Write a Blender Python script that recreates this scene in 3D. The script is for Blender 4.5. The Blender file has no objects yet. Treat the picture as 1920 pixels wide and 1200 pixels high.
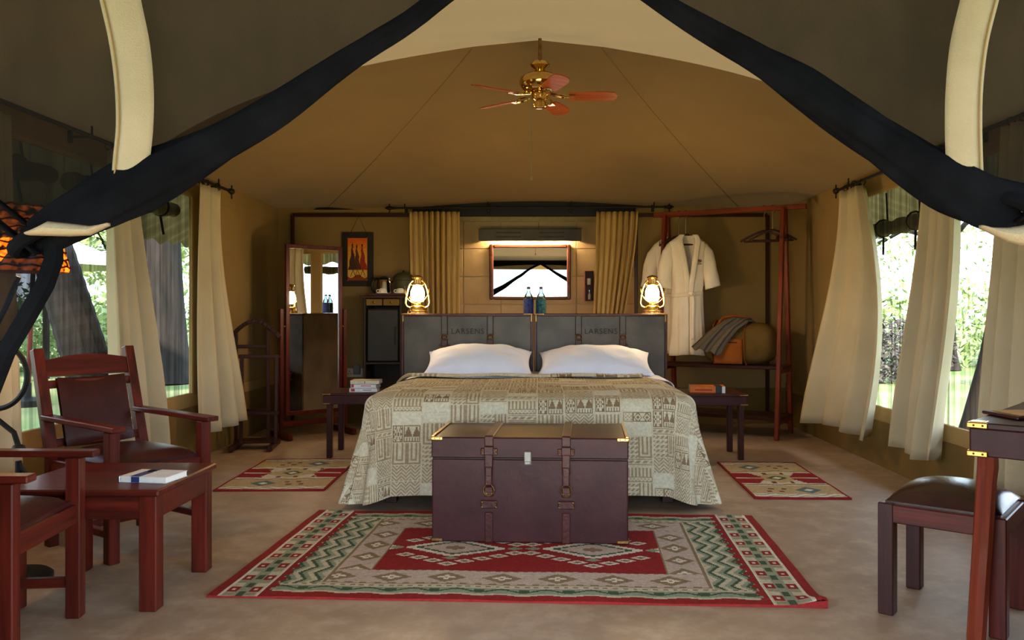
import bpy, bmesh, math, random
import numpy as np
from mathutils import Vector, Matrix

PI = math.pi
sc = bpy.context.scene
COL = sc.collection
F, CX, CY, CAMZ = 1560.0, 1010.0, 585.0, 1.13

# ------------------------------------------------------------------ camera
cam_data = bpy.data.cameras.new('camera')
cam_data.sensor_width = 36.0
cam_data.lens = 36.0 * F / 1920.0
cam_data.shift_x = (960 - CX) / 1920.0
cam_data.shift_y = (CY - 600) / 1920.0
cam_data.clip_start = 0.05
cam_data.clip_end = 300
cam = bpy.data.objects.new('camera', cam_data)
cam.location = (0, 0, CAMZ)
cam.rotation_euler = (PI / 2, 0, 0)
COL.objects.link(cam)
sc.camera = cam

# ------------------------------------------------------------------ sky, sun, exposure
world = bpy.data.worlds.new('sky')
sc.world = world
world.use_nodes = True
wn = world.node_tree.nodes
wn.clear()
w_out = wn.new('ShaderNodeOutputWorld')
w_bg = wn.new('ShaderNodeBackground')
w_geo = wn.new('ShaderNodeNewGeometry')
w_sep = wn.new('ShaderNodeSeparateXYZ')
w_ramp = wn.new('ShaderNodeValToRGB')
w_ramp.color_ramp.elements[0].position = 0.0
w_ramp.color_ramp.elements[0].color = (0.76, 0.88, 1.0, 1)
w_ramp.color_ramp.elements[1].position = 1.0
w_ramp.color_ramp.elements[1].color = (0.50, 0.72, 1.0, 1)
w_tc = wn.new('ShaderNodeTexCoord')
wl = world.node_tree.links
wl.new(w_tc.outputs['Generated'], w_sep.inputs[0])
wl.new(w_sep.outputs['Z'], w_ramp.inputs[0])
wl.new(w_ramp.outputs[0], w_bg.inputs[0])
w_bg.inputs[1].default_value = 1.5
wl.new(w_bg.outputs[0], w_out.inputs[0])

sun_d = bpy.data.lights.new('sun', 'SUN')
sun_d.energy = 4.5
sun_d.angle = math.radians(4)
sun_d.color = (1.0, 0.93, 0.82)
sun = bpy.data.objects.new('sun', sun_d)
sun.rotation_euler = (math.radians(59), 0, 0)
COL.objects.link(sun)

sc.view_settings.view_transform = 'Standard'
sc.view_settings.look = 'None'
sc.view_settings.gamma = 1.0
sc.view_settings.use_curve_mapping = False
sc.view_settings.exposure = 2.75
sc.cycles.use_denoising = True
sc.cycles.max_bounces = 9
sc.cycles.diffuse_bounces = 5
sc.cycles.glossy_bounces = 4
sc.cycles.transmission_bounces = 6
sc.cycles.transparent_max_bounces = 16
sc.cycles.sample_clamp_indirect = 6.0
sc.cycles.caustics_reflective = False
sc.cycles.caustics_refractive = False


# ------------------------------------------------------------------ small helpers
def X(px, d):
    return (px - CX) * d / F


def Z(py, d):
    return CAMZ - (py - CY) * d / F


def S(r, g, b):
    def f(c):
        c /= 255.0
        return c / 12.92 if c <= 0.04045 else ((c + 0.055) / 1.055) ** 2.4
    return (f(r), f(g), f(b), 1.0)


def smooth(t):
    t = max(0.0, min(1.0, t))
    return t * t * (3 - 2 * t)


def lerp(a, b, t):
    return a + (b - a) * t


# ------------------------------------------------------------------ materials
def new_mat(name):
    m = bpy.data.materials.new(name)
    m.use_nodes = True
    nt = m.node_tree
    nt.nodes.clear()
    out = nt.nodes.new('ShaderNodeOutputMaterial')
    return m, nt, out


def mix_rgb(nt, fac, a, b):
    n = nt.nodes.new('ShaderNodeMix')
    n.data_type = 'RGBA'
    for sock, v in ((n.inputs[0], fac), (n.inputs[6], a), (n.inputs[7], b)):
        if isinstance(v, (int, float, tuple)):
            sock.default_value = v
        else:
            nt.links.new(v, sock)
    return n.outputs[2]


def noise(nt, scale, stretch=(1, 1, 1), detail=4, rough=0.55, coord='Object', rot=(0, 0, 0)):
    tc = nt.nodes.new('ShaderNodeTexCoord')
    mp = nt.nodes.new('ShaderNodeMapping')
    mp.inputs['Scale'].default_value = stretch
    mp.inputs['Rotation'].default_value = rot
    nt.links.new(tc.outputs[coord], mp.inputs[0])
    n = nt.nodes.new('ShaderNodeTexNoise')
    n.inputs['Scale'].default_value = scale
    n.inputs['Detail'].default_value = detail
    n.inputs['Roughness'].default_value = rough
    nt.links.new(mp.outputs[0], n.inputs['Vector'])
    return n.outputs[0]


def ramp(nt, v, p0, p1):
    r = nt.nodes.new('ShaderNodeMapRange')
    r.inputs[1].default_value = p0
    r.inputs[2].default_value = p1
    nt.links.new(v, r.inputs[0])
    return r.outputs[0]


def bump(nt, h, strength, dist=0.01):
    b = nt.nodes.new('ShaderNodeBump')
    b.inputs['Strength'].default_value = strength
    b.inputs['Distance'].default_value = dist
    nt.links.new(h, b.inputs['Height'])
    return b.outputs[0]


def plain(name, c1, c2=None, rough=0.6, scale=8, stretch=(1, 1, 1), metal=0.0, bmp=0.0, bscale=None, spec=0.22, coat=0.0, sheen=0.0):
    m, nt, out = new_mat(name)
    p = nt.nodes.new('ShaderNodeBsdfPrincipled')
    nt.links.new(p.outputs[0], out.inputs[0])
    p.inputs['Roughness'].default_value = rough
    p.inputs['Metallic'].default_value = metal
    p.inputs['Specular IOR Level'].default_value = spec
    p.inputs['Coat Weight'].default_value = coat
    p.inputs['Sheen Weight'].default_value = sheen
    if c2 is None:
        c2 = tuple(min(1, c * 0.82) for c in c1[:3]) + (1,)
    n = noise(nt, scale, stretch)
    col = mix_rgb(nt, ramp(nt, n, 0.3, 0.7), c1, c2)
    nt.links.new(col, p.inputs['Base Color'])
    if bmp:
        n2 = noise(nt, bscale or scale * 6, stretch)
        nt.links.new(bump(nt, n2, bmp), p.inputs['Normal'])
    return m


def fabric(name, c1, c2=None, trans=0.0, scale=3, weave=260, folds=0.0, fold_stretch=(1, 1, 0.06), rough=0.9, tint=None, spec=0.1):
    """woven cloth; part of the light goes through it when trans > 0"""
    m, nt, out = new_mat(name)
    d = nt.nodes.new('ShaderNodeBsdfPrincipled')
    d.inputs['Roughness'].default_value = rough
    d.inputs['Specular IOR Level'].default_value = spec
    if c2 is None:
        c2 = tuple(c * 0.85 for c in c1[:3]) + (1,)
    n = noise(nt, scale, (1, 1, 1), 5)
    col = mix_rgb(nt, ramp(nt, n, 0.3, 0.7), c1, c2)
    nt.links.new(col, d.inputs['Base Color'])
    h = noise(nt, weave, (1, 1, 1), 1)
    if folds:
        f = noise(nt, 5.0, fold_stretch, 2)
        mth = nt.nodes.new('ShaderNodeMath')
        mth.operation = 'MULTIPLY_ADD'
        mth.inputs[1].default_value = folds * 8
        nt.links.new(f, mth.inputs[0])
        nt.links.new(h, mth.inputs[2])
        h = mth.outputs[0]
    nrm = bump(nt, h, 0.35, 0.006)
    nt.links.new(nrm, d.inputs['Normal'])
    last = d.outputs[0]
    if trans:
        t = nt.nodes.new('ShaderNodeBsdfTranslucent')
        t.inputs[0].default_value = tint or c1
        mx = nt.nodes.new('ShaderNodeMixShader')
        mx.inputs[0].default_value = trans
        nt.links.new(last, mx.inputs[1])
        nt.links.new(t.outputs[0], mx.inputs[2])
        last = mx.outputs[0]
    nt.links.new(last, out.inputs[0])
    return m


def netting(name, col, solid0, solid1, stripe=None):
    """see-through woven net: part holes, part dark thread, pleats change how much is thread"""
    m, nt, out = new_mat(name)
    d = nt.nodes.new('ShaderNodeBsdfDiffuse')
    d.inputs[0].default_value = col
    t = nt.nodes.new('ShaderNodeBsdfTransparent')
    mx = nt.nodes.new('ShaderNodeMixShader')
    n = noise(nt, stripe or 4.0, (1, 1, 0.03) if stripe else (1, 1, 0.6), 3)
    r = nt.nodes.new('ShaderNodeMapRange')
    r.inputs[1].default_value = 0.32
    r.inputs[2].default_value = 0.68
    r.inputs[3].default_value = solid0
    r.inputs[4].default_value = solid1
    nt.links.new(n, r.inputs[0])
    nt.links.new(r.outputs[0], mx.inputs[0])
    nt.links.new(t.outputs[0], mx.inputs[1])
    nt.links.new(d.outputs[0], mx.inputs[2])
    nt.links.new(mx.outputs[0], out.inputs[0])
    return m


def wood(name, c1, c2, axis, rough=0.36, coat=0.03):
    st = [14, 14, 14]
    st[axis] = 0.9
    return plain(name, c1, c2, rough, 2.2, tuple(st), bmp=0.06, bscale=5, coat=coat, spec=0.2)


def coloured(name, rough=0.95, bscale=160, bmp=0.4, sheen=0.2):
    """woven colours stored per face"""
    m, nt, out = new_mat(name)
    p = nt.nodes.new('ShaderNodeBsdfPrincipled')
    p.inputs['Roughness'].default_value = rough
    p.inputs['Specular IOR Level'].default_value = 0.15
    a = nt.nodes.new('ShaderNodeAttribute')
    a.attribute_name = 'Col'
    n = noise(nt, 60, (1, 1, 1), 3)
    dark = nt.nodes.new('ShaderNodeMix')
    dark.data_type = 'RGBA'
    dark.blend_type = 'MULTIPLY'
    dark.inputs[7].default_value = (0.72, 0.72, 0.72, 1)
    nt.links.new(ramp(nt, n, 0.35, 0.75), dark.inputs[0])
    nt.links.new(a.outputs['Color'], dark.inputs[6])
    nt.links.new(dark.outputs[2], p.inputs['Base Color'])
    nt.links.new(bump(nt, noise(nt, bscale, (1, 1, 1), 2), bmp, 0.006), p.inputs['Normal'])
    nt.links.new(p.outputs[0], out.inputs[0])
    return m


def emit(name, col, strength):
    m, nt, out = new_mat(name)
    e = nt.nodes.new('ShaderNodeEmission')
    e.inputs[0].default_value = col
    e.inputs[1].default_value = strength
    nt.links.new(e.outputs[0], out.inputs[0])
    return m


def glass(name, col, rough=0.02):
    m, nt, out = new_mat(name)
    g = nt.nodes.new('ShaderNodeBsdfGlossy')
    g.inputs['Roughness'].default_value = rough
    t = nt.nodes.new('ShaderNodeBsdfTransparent')
    t.inputs[0].default_value = col
    fr = nt.nodes.new('ShaderNodeFresnel')
    mx = nt.nodes.new('ShaderNodeMixShader')
    nt.links.new(fr.outputs[0], mx.inputs[0])
    nt.links.new(t.outputs[0], mx.inputs[1])
    nt.links.new(g.outputs[0], mx.inputs[2])
    nt.links.new(mx.outputs[0], out.inputs[0])
    return m


M = {}
M['canvas'] = fabric('wall_canvas', S(152, 126, 80), S(138, 112, 70), trans=0.04, scale=1.4, folds=0.35)
M['roof_front'] = fabric('roof_canvas_sunlit', S(146, 122, 80), S(136, 112, 72), trans=0.045, scale=0.8, folds=0.12, fold_stretch=(0.5, 0.5, 0.5), tint=S(176, 150, 104))  # paler, more translucent copy: puts the sunlit look into the front slope
M['roof'] = fabric('roof_canvas_dim', S(134, 107, 65), S(119, 94, 54), trans=0.012, scale=0.8, folds=0.12, fold_stretch=(0.5, 0.5, 0.5))  # darker, denser copy of the same canvas: shade put into the back slope
M['skirt'] = fabric('skirt_canvas', S(124, 99, 56), S(108, 86, 48), scale=2, folds=0.2)
M['band'] = fabric('sill_canvas', S(166, 134, 88), S(150, 120, 76), scale=3)
M['seam'] = fabric('seam_tape', S(136, 112, 70), scale=6)
M['curtain'] = fabric('cream_cotton', S(200, 186, 156), S(186, 172, 142), trans=0.10, scale=3, tint=S(226, 190, 130))
M['curtain_gold'] = fabric('golden_cotton', S(206, 176, 116), S(192, 160, 102), trans=0.12, scale=3)
M['strip'] = fabric('beige_canvas_strip', S(152, 140, 116), S(142, 131, 107), scale=6)
M['hem'] = fabric('navy_hem_cloth', S(18, 19, 23), S(10, 11, 13), scale=7, rough=1.0, spec=0.02)
M['net'] = netting('door_net', S(20, 18, 16), 0.83, 0.90)
M['net_thin'] = netting('door_net_fold', S(20, 22, 26), 0.90, 0.985)
M['screen'] = netting('window_screen', S(44, 46, 44), 0.06, 0.80, stripe=30.0)
M['screen_shaded'] = netting('window_screen_left', S(30, 30, 27), 0.26, 0.72, stripe=26.0)  # same screen made darker and denser, imitating the shaded left side
MAH1, MAH2 = S(98, 33, 22), S(54, 17, 12)
M['mah_x'] = wood('mahogany_x', MAH1, MAH2, 0)
M['mah_y'] = wood('mahogany_y', MAH1, MAH2, 1)
M['mah_z'] = wood('mahogany_z', MAH1, MAH2, 2)
DK1, DK2 = S(62, 30, 26), S(42, 20, 18)
M['dark_x'] = wood('dark_wood_x', DK1, DK2, 0)
M['dark_y'] = wood('dark_wood_y', DK1, DK2, 1)
M['dark_z'] = wood('dark_wood_z', DK1, DK2, 2)
M['walnut'] = wood('walnut_frame', S(88, 46, 26), S(54, 27, 15), 0)
M['red_z'] = wood('redwood_z', S(128, 52, 28), S(88, 32, 18), 2)
M['red_x'] = wood('redwood_x', S(128, 52, 28), S(88, 32, 18), 0)
M['leather_trunk'] = plain('maroon_leather', S(68, 36, 38), S(52, 26, 28), 0.34, 5, bmp=0.10, bscale=26, spec=0.16)
M['leather_strap'] = plain('strap_leather', S(78, 38, 34), S(56, 26, 24), 0.3, 12, bmp=0.2, bscale=60)
M['leather_grey'] = plain('grey_brown_leather', S(98, 92, 82), S(64, 58, 54), 0.38, 3.5, bmp=0.16, bscale=22)  # mottled sheen put into the colour as paler and darker patches
M['leather_seat'] = plain('oxblood_leather', S(62, 26, 26), S(48, 20, 20), 0.3, 10, bmp=0.12, bscale=90, spec=0.25)
M['leather_stool'] = plain('dark_brown_leather', S(52, 28, 24), S(42, 22, 20), 0.24, 10, bmp=0.08, bscale=90, coat=0.08, spec=0.35)
M['emboss'] = plain('burnt_leather', S(40, 30, 27), S(32, 24, 22), 0.5, 12)
M['brass'] = plain('brass', S(214, 176, 104), S(186, 146, 78), 0.25, 20, metal=1.0)
M['fan_brass'] = plain('polished_brass', S(226, 188, 110), S(200, 160, 84), 0.1, 20, metal=1.0)
M['dull_brass'] = plain('worn_brass', S(150, 116, 72), S(110, 80, 50), 0.4, 30, metal=1.0)
M['latch'] = plain('latch_steel', S(150, 148, 140), S(130, 128, 120), 0.5, 20, metal=0.6)
M['steel'] = plain('steel', S(200, 200, 200), S(180, 180, 180), 0.15, 20, metal=1.0)
M['iron'] = plain('black_iron', S(28, 26, 24), S(18, 17, 16), 0.5, 20, bmp=0.2)
M['black'] = plain('black_plastic', S(24, 24, 24), S(18, 18, 18), 0.35, 20)
M['black_wood'] = plain('near_black_wood', S(44, 36, 28), S(32, 26, 20), 0.5, 6)
M['fridge'] = plain('charcoal_enamel', S(40, 42, 42), S(34, 36, 36), 0.3, 6)
M['sheet'] = fabric('white_cotton', S(232, 236, 252), S(224, 229, 247), scale=4)
M['white'] = plain('white_china', S(236, 232, 222), S(228, 224, 212), 0.2, 10)
M['paper'] = plain('paper', S(236, 234, 230), S(222, 220, 214), 0.8, 40, stretch=(1, 1, 12))
M['robe'] = fabric('robe_cotton', S(232, 220, 204), S(222, 208, 190), scale=6, weave=160)
M['mirror'] = plain('mirror_glass', (0.92, 0.92, 0.92, 1), (0.92, 0.92, 0.92, 1), 0.0, 1, metal=1.0)
M['rug'] = coloured('wool_weave', bmp=0.5)
M['spread'] = coloured('jacquard_weave', bscale=300, bmp=0.3)
M['paint'] = coloured('oil_paint', rough=0.5, bscale=90, bmp=0.5, sheen=0)
M['flame'] = emit('lantern_light', (1.0, 0.72, 0.34, 1), 14.0)
M['tube'] = emit('vanity_tube', (1.0, 0.70, 0.40, 1), 110.0)
M['glass'] = glass('clear_glass', (0.96, 0.97, 0.96, 1))
M['bottle'] = glass('bottle_glass', (0.36, 0.43, 0.43, 1))
M['blue'] = plain('blue_beads', S(50, 70, 150), S(20, 24, 60), 0.3, 60, bmp=0.8, bscale=140)
M['teal'] = plain('teal_beads', S(50, 120, 134), S(14, 40, 54), 0.3, 60, bmp=0.8, bscale=140)
M['orange_cloth'] = fabric('orange_canvas', S(150, 84, 34), S(126, 66, 26), scale=5)
M['khaki_cloth'] = fabric('khaki_canvas', S(104, 80, 40), S(88, 66, 32), scale=5)
M['wicker'] = None


def wicker():
    m, nt, out = new_mat('wicker_weave')
    d = nt.nodes.new('ShaderNodeBsdfDiffuse')
    d.inputs[0].default_value = S(70, 44, 22)
    t = nt.nodes.new('ShaderNodeBsdfTranslucent')
    t.inputs[0].default_value = S(170, 100, 36)
    mx = nt.nodes.new('ShaderNodeMixShader')
    n = noise(nt, 30, (1, 1, 1), 2)
    nt.links.new(ramp(nt, n, 0.4, 0.6), mx.inputs[0])
    nt.links.new(d.outputs[0], mx.inputs[1])
    nt.links.new(t.outputs[0], mx.inputs[2])
    nt.links.new(mx.outputs[0], out.inputs[0])
    return m


M['wicker'] = wicker()


def floor_mat():
    m, nt, out = new_mat('polished_cement')
    p = nt.nodes.new('ShaderNodeBsdfPrincipled')
    a = noise(nt, 0.9, (1, 1, 1), 6, 0.6)
    b = noise(nt, 7, (1, 1, 1), 6, 0.7)
    c = mix_rgb(nt, ramp(nt, a, 0.35, 0.65), S(172, 148, 126), S(146, 121, 99))
    c = mix_rgb(nt, ramp(nt, b, 0.45, 0.8), c, S(190, 168, 146))
    nt.links.new(c, p.inputs['Base Color'])
    r = nt.nodes.new('ShaderNodeMapRange')
    r.inputs[3].default_value = 0.38
    r.inputs[4].default_value = 0.6
    nt.links.new(b, r.inputs[0])
    nt.links.new(r.outputs[0], p.inputs['Roughness'])
    nt.links.new(bump(nt, noise(nt, 22, (1, 1, 1), 5), 0.12), p.inputs['Normal'])
    nt.links.new(p.outputs[0], out.inputs[0])
    return m


M['floor'] = floor_mat()
M['lawn'] = plain('lawn_grass', S(84, 110, 50), S(130, 128, 88), 0.95, 0.5, bmp=0.6, bscale=30)  # second, paler tone paints sun patches onto the grass
M['soil'] = plain('bare_soil', S(170, 140, 116), S(150, 122, 98), 0.95, 1.2)
M['bark'] = plain('rough_bark', S(44, 38, 34), S(26, 23, 20), 0.95, 6, stretch=(1, 1, 0.25), bmp=1.0, bscale=14)
M['leaf'] = plain('tree_leaves', S(74, 104, 40), S(44, 68, 26), 0.6, 2)
M['leaf_pale'] = plain('pale_leaves', S(168, 184, 124), S(126, 148, 90), 0.6, 2)
M['scrub'] = plain('dry_scrub', S(84, 78, 72), S(60, 56, 54), 0.9, 2)
M['thatch'] = plain('dry_thatch', S(96, 84, 64), S(66, 56, 42), 0.95, 10, stretch=(1, 1, 0.1), bmp=0.8)
M['awning'] = fabric('olive_awning', S(104, 92, 58), S(80, 70, 44), trans=0.1, scale=4)
M['parasol'] = fabric('white_parasol_cloth', S(200, 196, 184), scale=4)
M['tile'] = plain('sandstone_tile', S(196, 172, 128), S(172, 148, 104), 0.45, 2.4, bmp=0.12, bscale=20)
M['grout'] = plain('grout', S(196, 178, 136), S(180, 160, 120), 0.9, 20)


# ------------------------------------------------------------------ mesh builder
class MB:
    def __init__(self):
        self.v, self.f, self.c = [], [], []

    def add(self, verts, faces):
        b = len(self.v)
        self.v += [tuple(p) for p in verts]
        self.f += [tuple(i + b for i in f) for f in faces]

    def box(self, c, s, R=None, bev=0.004, taper=1.0):
        h = [x / 2 for x in s]
        bev = min(bev, min(h) * 0.8)
        vs, idx = [], {}
        R = R or Matrix.Identity(3)
        for sx in (-1, 1):
            for sy in (-1, 1):
                for sz in (-1, 1):
                    for a in range(3):
                        q = [sx * h[0], sy * h[1], sz * h[2]]
                        for k in range(3):
                            if k != a:
                                q[k] -= (sx, sy, sz)[k] * bev
                        if taper != 1.0 and sz > 0:
                            q[0] *= taper
                            q[1] *= taper
                        idx[(sx, sy, sz, a)] = len(vs)
                        vs.append(Vector(c) + R @ Vector(q))
        fs = []
        for a in range(3):
            b, d = [k for k in range(3) if k != a]
            for s_ in (-1, 1):
                loop = []
                for p, q in ((-1, -1), (1, -1), (1, 1), (-1, 1)):
                    k = [0, 0, 0]
                    k[a], k[b], k[d] = s_, p, q
                    loop.append(idx[(*k, a)])
                fs.append(loop)
            for p in (-1, 1):
                for q in (-1, 1):
                    k0, k1 = [0, 0, 0], [0, 0, 0]
                    k0[a], k0[b], k0[d] = -1, p, q
                    k1[a], k1[b], k1[d] = 1, p, q
                    fs.append([idx[(*k0, b)], idx[(*k1, b)], idx[(*k1, d)], idx[(*k0, d)]])
        for sx in (-1, 1):
            for sy in (-1, 1):
                for sz in (-1, 1):
                    fs.append([idx[(sx, sy, sz, a)] for a in range(3)])
        self.add(vs, fs)
        return self

    def bar(self, p0, p1, w, h, up=(0, 0, 1), bev=0.004, taper=1.0):
        p0, p1 = Vector(p0), Vector(p1)
        z = (p1 - p0)
        L = z.length
        z.normalize()
        u = Vector(up)
        x = u.cross(z)
        if x.length < 1e-4:
            x = Vector((1, 0, 0)).cross(z)
            if x.length < 1e-4:
                x = Vector((0, 1, 0)).cross(z)
        x.normalize()
        y = z.cross(x)
        R = Matrix((x, y, z)).transposed()
        return self.box((p0 + p1) / 2, (w, h, L), R, bev, taper)

    def tube(self, pts, r, seg=8, closed=False, cap=True):
        pts = [Vector(p) for p in pts]
        n = len(pts)
        rs = r if isinstance(r, (list, tuple)) else [r] * n
        vs, fs = [], []
        prev = None
        for i, p in enumerate(pts):
            a = pts[(i - 1) % n] if (closed or i > 0) else p
            b = pts[(i + 1) % n] if (closed or i < n - 1) else p
            t = (b - a).normalized()
            if prev is None:
                u = Vector((0, 0, 1)) if abs(t.z) < 0.9 else Vector((1, 0, 0))
                x = u.cross(t).normalized()
            else:
                x = (prev - t * prev.dot(t)).normalized()
            prev = x
            y = t.cross(x)
            for k in range(seg):
                an = 2 * PI * k / seg
                vs.append(p + (x * math.cos(an) + y * math.sin(an)) * rs[i])
        m = n if closed else n - 1
        for i in range(m):
            j = (i + 1) % n
            for k in range(seg):
                l = (k + 1) % seg
                fs.append((i * seg + k, i * seg + l, j * seg + l, j * seg + k))
        if cap and not closed:
            fs.append(tuple(range(seg)))
            fs.append(tuple((n - 1) * seg + k for k in range(seg)))
        self.add(vs, fs)
        return self

    def lathe(self, prof, seg=20, c=(0, 0, 0), cap=True, R=None):
        vs, fs = [], []
        R = R or Matrix.Identity(3)
        for r, z in prof:
            for k in range(seg):
                a = 2 * PI * k / seg
                vs.append(Vector(c) + R @ Vector((r * math.cos(a), r * math.sin(a), z)))
        n = len(prof)
        for i in range(n - 1):
            for k in range(seg):
                l = (k + 1) % seg
                fs.append((i * seg + k, i * seg + l, (i + 1) * seg + l, (i + 1) * seg + k))
        if cap:
            if prof[0][0] > 1e-5:
                fs.append(tuple(range(seg)))
            if prof[-1][0] > 1e-5:
                fs.append(tuple((n - 1) * seg + k for k in range(seg)))
        self.add(vs, fs)
        return self

    def grid(self, fn, nu, nv, cu=False):
        vs = [fn(i / nu, j / nv) for j in range(nv + 1) for i in range(nu + (0 if cu else 1))]
        w = nu if cu else nu + 1
        fs = []
        for j in range(nv):
            for i in range(nu):
                k = (i + 1) % w if cu else i + 1
                fs.append((j * w + i, j * w + k, (j + 1) * w + k, (j + 1) * w + i))
        self.add(vs, fs)
        return self

    def prism(self, poly, z0, z1, R=None, c=(0, 0, 0)):
        """outline in xy pushed from z0 to z1"""
        R = R or Matrix.Identity(3)
        n = len(poly)
        vs = [Vector(c) + R @ Vector((p[0], p[1], z0)) for p in poly] + [Vector(c) + R @ Vector((p[0], p[1], z1)) for p in poly]
        fs = [tuple(range(n)), tuple(range(n, 2 * n))] + [(i, (i + 1) % n, n + (i + 1) % n, n + i) for i in range(n)]
        self.add(vs, fs)
        return self

    def build(self, name, mat, parent=None, label=None, sm=False, origin=None, kind=None, solid=0.0, colors=None, sub=0, angle=40):
        me = bpy.data.meshes.new(name)
        v = self.v
        if origin is not None:
            o = origin
            v = [(p[0] - o[0], p[1] - o[1], p[2] - o[2]) for p in v]
        me.from_pydata(v, [], self.f)
        bm = bmesh.new()
        bm.from_mesh(me)
        bmesh.ops.recalc_face_normals(bm, faces=bm.faces)
        bm.to_mesh(me)
        bm.free()
        if sm:
            me.polygons.foreach_set('use_smooth', [True] * len(me.polygons))
            me.set_sharp_from_angle(angle=math.radians(angle))
        if colors is not None:
            set_colors(me, colors)
        return link(name, me, mat, parent, label, origin, kind, solid, sub)


def set_colors(me, cols):
    at = me.color_attributes.new('Col', 'FLOAT_COLOR', 'CORNER')
    counts = np.zeros(len(me.polygons), dtype=np.int32)
    me.polygons.foreach_get('loop_total', counts)
    arr = np.repeat(np.asarray(cols, dtype=np.float32), counts, axis=0)
    at.data.foreach_set('color', arr.ravel())


def link(name, me, mat, parent=None, label=None, origin=None, kind=None, solid=0.0, sub=0):
    ob = bpy.data.objects.new(name, me)
    COL.objects.link(ob)
    if mat is not None:
        me.materials.append(M[mat] if isinstance(mat, str) else mat)
    if origin is not None:
        ob.location = origin
    if parent is not None:
        ob.parent = parent
    if label:
        ob['label'] = label
    if kind:
        ob['kind'] = kind
    if solid:
        s = ob.modifiers.new('thickness', 'SOLIDIFY')
        s.thickness = solid
        s.offset = 0
    if sub:
        s = ob.modifiers.new('rounding', 'SUBSURF')
        s.levels = sub
        s.render_levels = sub
    return ob


def thing(name, label, cat, loc=(0, 0, 0), rz=0.0, group=None):
    o = bpy.data.objects.new(name, None)
    COL.objects.link(o)
    o.empty_display_size = 0.1
    o.location = loc
    o.rotation_euler = (0, 0, rz)
    return tag(o, label, cat, group)


def tag(o, label, cat, group=None):
    o['label'] = label
    o['category'] = cat
    if group:
        o['group'] = group
    return o


def dup(root, loc, rz=0.0, label=None, group=None):
    r = root.copy()
    COL.objects.link(r)
    r.location = loc
    r.rotation_euler = (0, 0, rz)
    if label:
        r['label'] = label
    if group:
        r['group'] = group
    for ch in list(root.children):
        c = ch.copy()
        COL.objects.link(c)
        c.parent = r
        for g in list(ch.children):
            d = g.copy()
            COL.objects.link(d)
            d.parent = c
    return r


def rotz(a):
    return Matrix.Rotation(a, 3, 'Z')


def cushion(mb, c, sx, sy, h, n=14, pw=3.0, flat=0.35):
    """domed pad: rounded rectangle outline, full in the middle"""
    def top(u, v):
        a, b = 2 * u - 1, 2 * v - 1
        e = max(0.0, 1 - abs(a) ** pw) ** 0.5 * max(0.0, 1 - abs(b) ** pw) ** 0.5
        return (c[0] + a * sx / 2, c[1] + b * sy / 2, c[2] + h * (flat + (1 - flat) * e))
    mb.grid(top, n, n)
    mb.grid(lambda u, v: (c[0] + (2 * u - 1) * sx / 2, c[1] + (2 * v - 1) * sy / 2, c[2]), 1, 1)
    for k in range(4):
        def side(u, v, k=k):
            w = 2 * u - 1
            p = ((w, -1), (1, w), (w, 1), (-1, w))[k]
            return (c[0] + p[0] * sx / 2, c[1] + p[1] * sy / 2, c[2] + v * h * flat)
        mb.grid(side, n, 1)
# ================================================================== the tent
XL, XR = -2.65, 2.52           # side walls
YF, YB, YT = 2.12, 8.45, 9.06   # front, back wall, tiled bathroom wall
YC = 5.6                        # crest of the roof
EAVE, RISE = 2.18, 0.78

# ---- ground and floor
mb = MB()
mb.box((0, 4.2, -0.06), (5.9, 12.4, 0.12), bev=0.01)
mb.build('floor', 'floor', kind='structure')
mb = MB()
mb.grid(lambda u, v: ((u - 0.5) * 160, (v - 0.5) * 160, -0.1), 8, 8)
mb.build('ground', 'lawn', kind='structure')


# ---- roof: four slopes that meet in a crest across the tent
def roof_z(x, y):
    s = (x / XR) if x > 0 else (-x / -XL)
    s = min(1.0, s)
    t = (y - YC) / (YB + 0.05 - YC) if y > YC else (YC - y) / (YC - YF)
    t = max(0.0, min(1.0, t))
    s0 = 0.17 + 0.63 * t
    u = max(0.0, (s - s0) / (1 - s0))
    g = 1 - 0.5 * u - 0.5 * u ** 3 - (0.30 * (1 - t) + 0.04) * min(s, s0) * (1 - u)
    f = (1 - t) ** (1.12 if y > YC else 1.0)
    e = EAVE
    if y > YC:
        e += 0.075 * t ** 3 * max(0.0, 1 - (x / 1.35) ** 2)
    else:
        e -= 0.06 * t
    return e + RISE * f * max(0.0, g) + 0.0


def crest_y(x):
    return YC


mb = MB()
mb.grid(lambda u, v: (lerp(XL, XR, u), lerp(YC, YB + 0.05, v), roof_z(lerp(XL, XR, u), lerp(YC, YB + 0.05, v))), 72, 34)
ceil = mb.build('ceiling', 'roof', sm=True, angle=60, kind='structure')
mb = MB()
mb.grid(lambda u, v: (lerp(XL, XR, u), lerp(YF, YC, v), roof_z(lerp(XL, XR, u), lerp(YF, YC, v))), 72, 34)
mb.build('front_slope', 'roof_front', sm=True, angle=60, parent=ceil)


def seam(pts, w=0.009):
    m = MB()
    vs = []
    for i, p in enumerate(pts):
        a, b = pts[max(0, i - 1)], pts[min(len(pts) - 1, i + 1)]
        t = (Vector(b) - Vector(a)).normalized()
        s = t.cross(Vector((0, 0, 1))).normalized() * w / 2
        for q in (Vector(p) - s, Vector(p) + s):
            q.z = roof_z(q.x, q.y) - 0.002
            vs.append(q)
    n = len(pts)
    m.add(vs, [(2 * i, 2 * i + 1, 2 * i + 3, 2 * i + 2) for i in range(n - 1)])
    m.build('seam', 'seam', ceil, solid=0.002)


for sgn in (-1, 1):
    pts = []
    for k in range(25):
        t = k / 24
        half = -XL if sgn < 0 else XR
        pts.append((sgn * half * (0.17 + 0.63 * t), lerp(YC + 0.02, YB - 0.05, t), 0))
    seam(pts)


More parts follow.
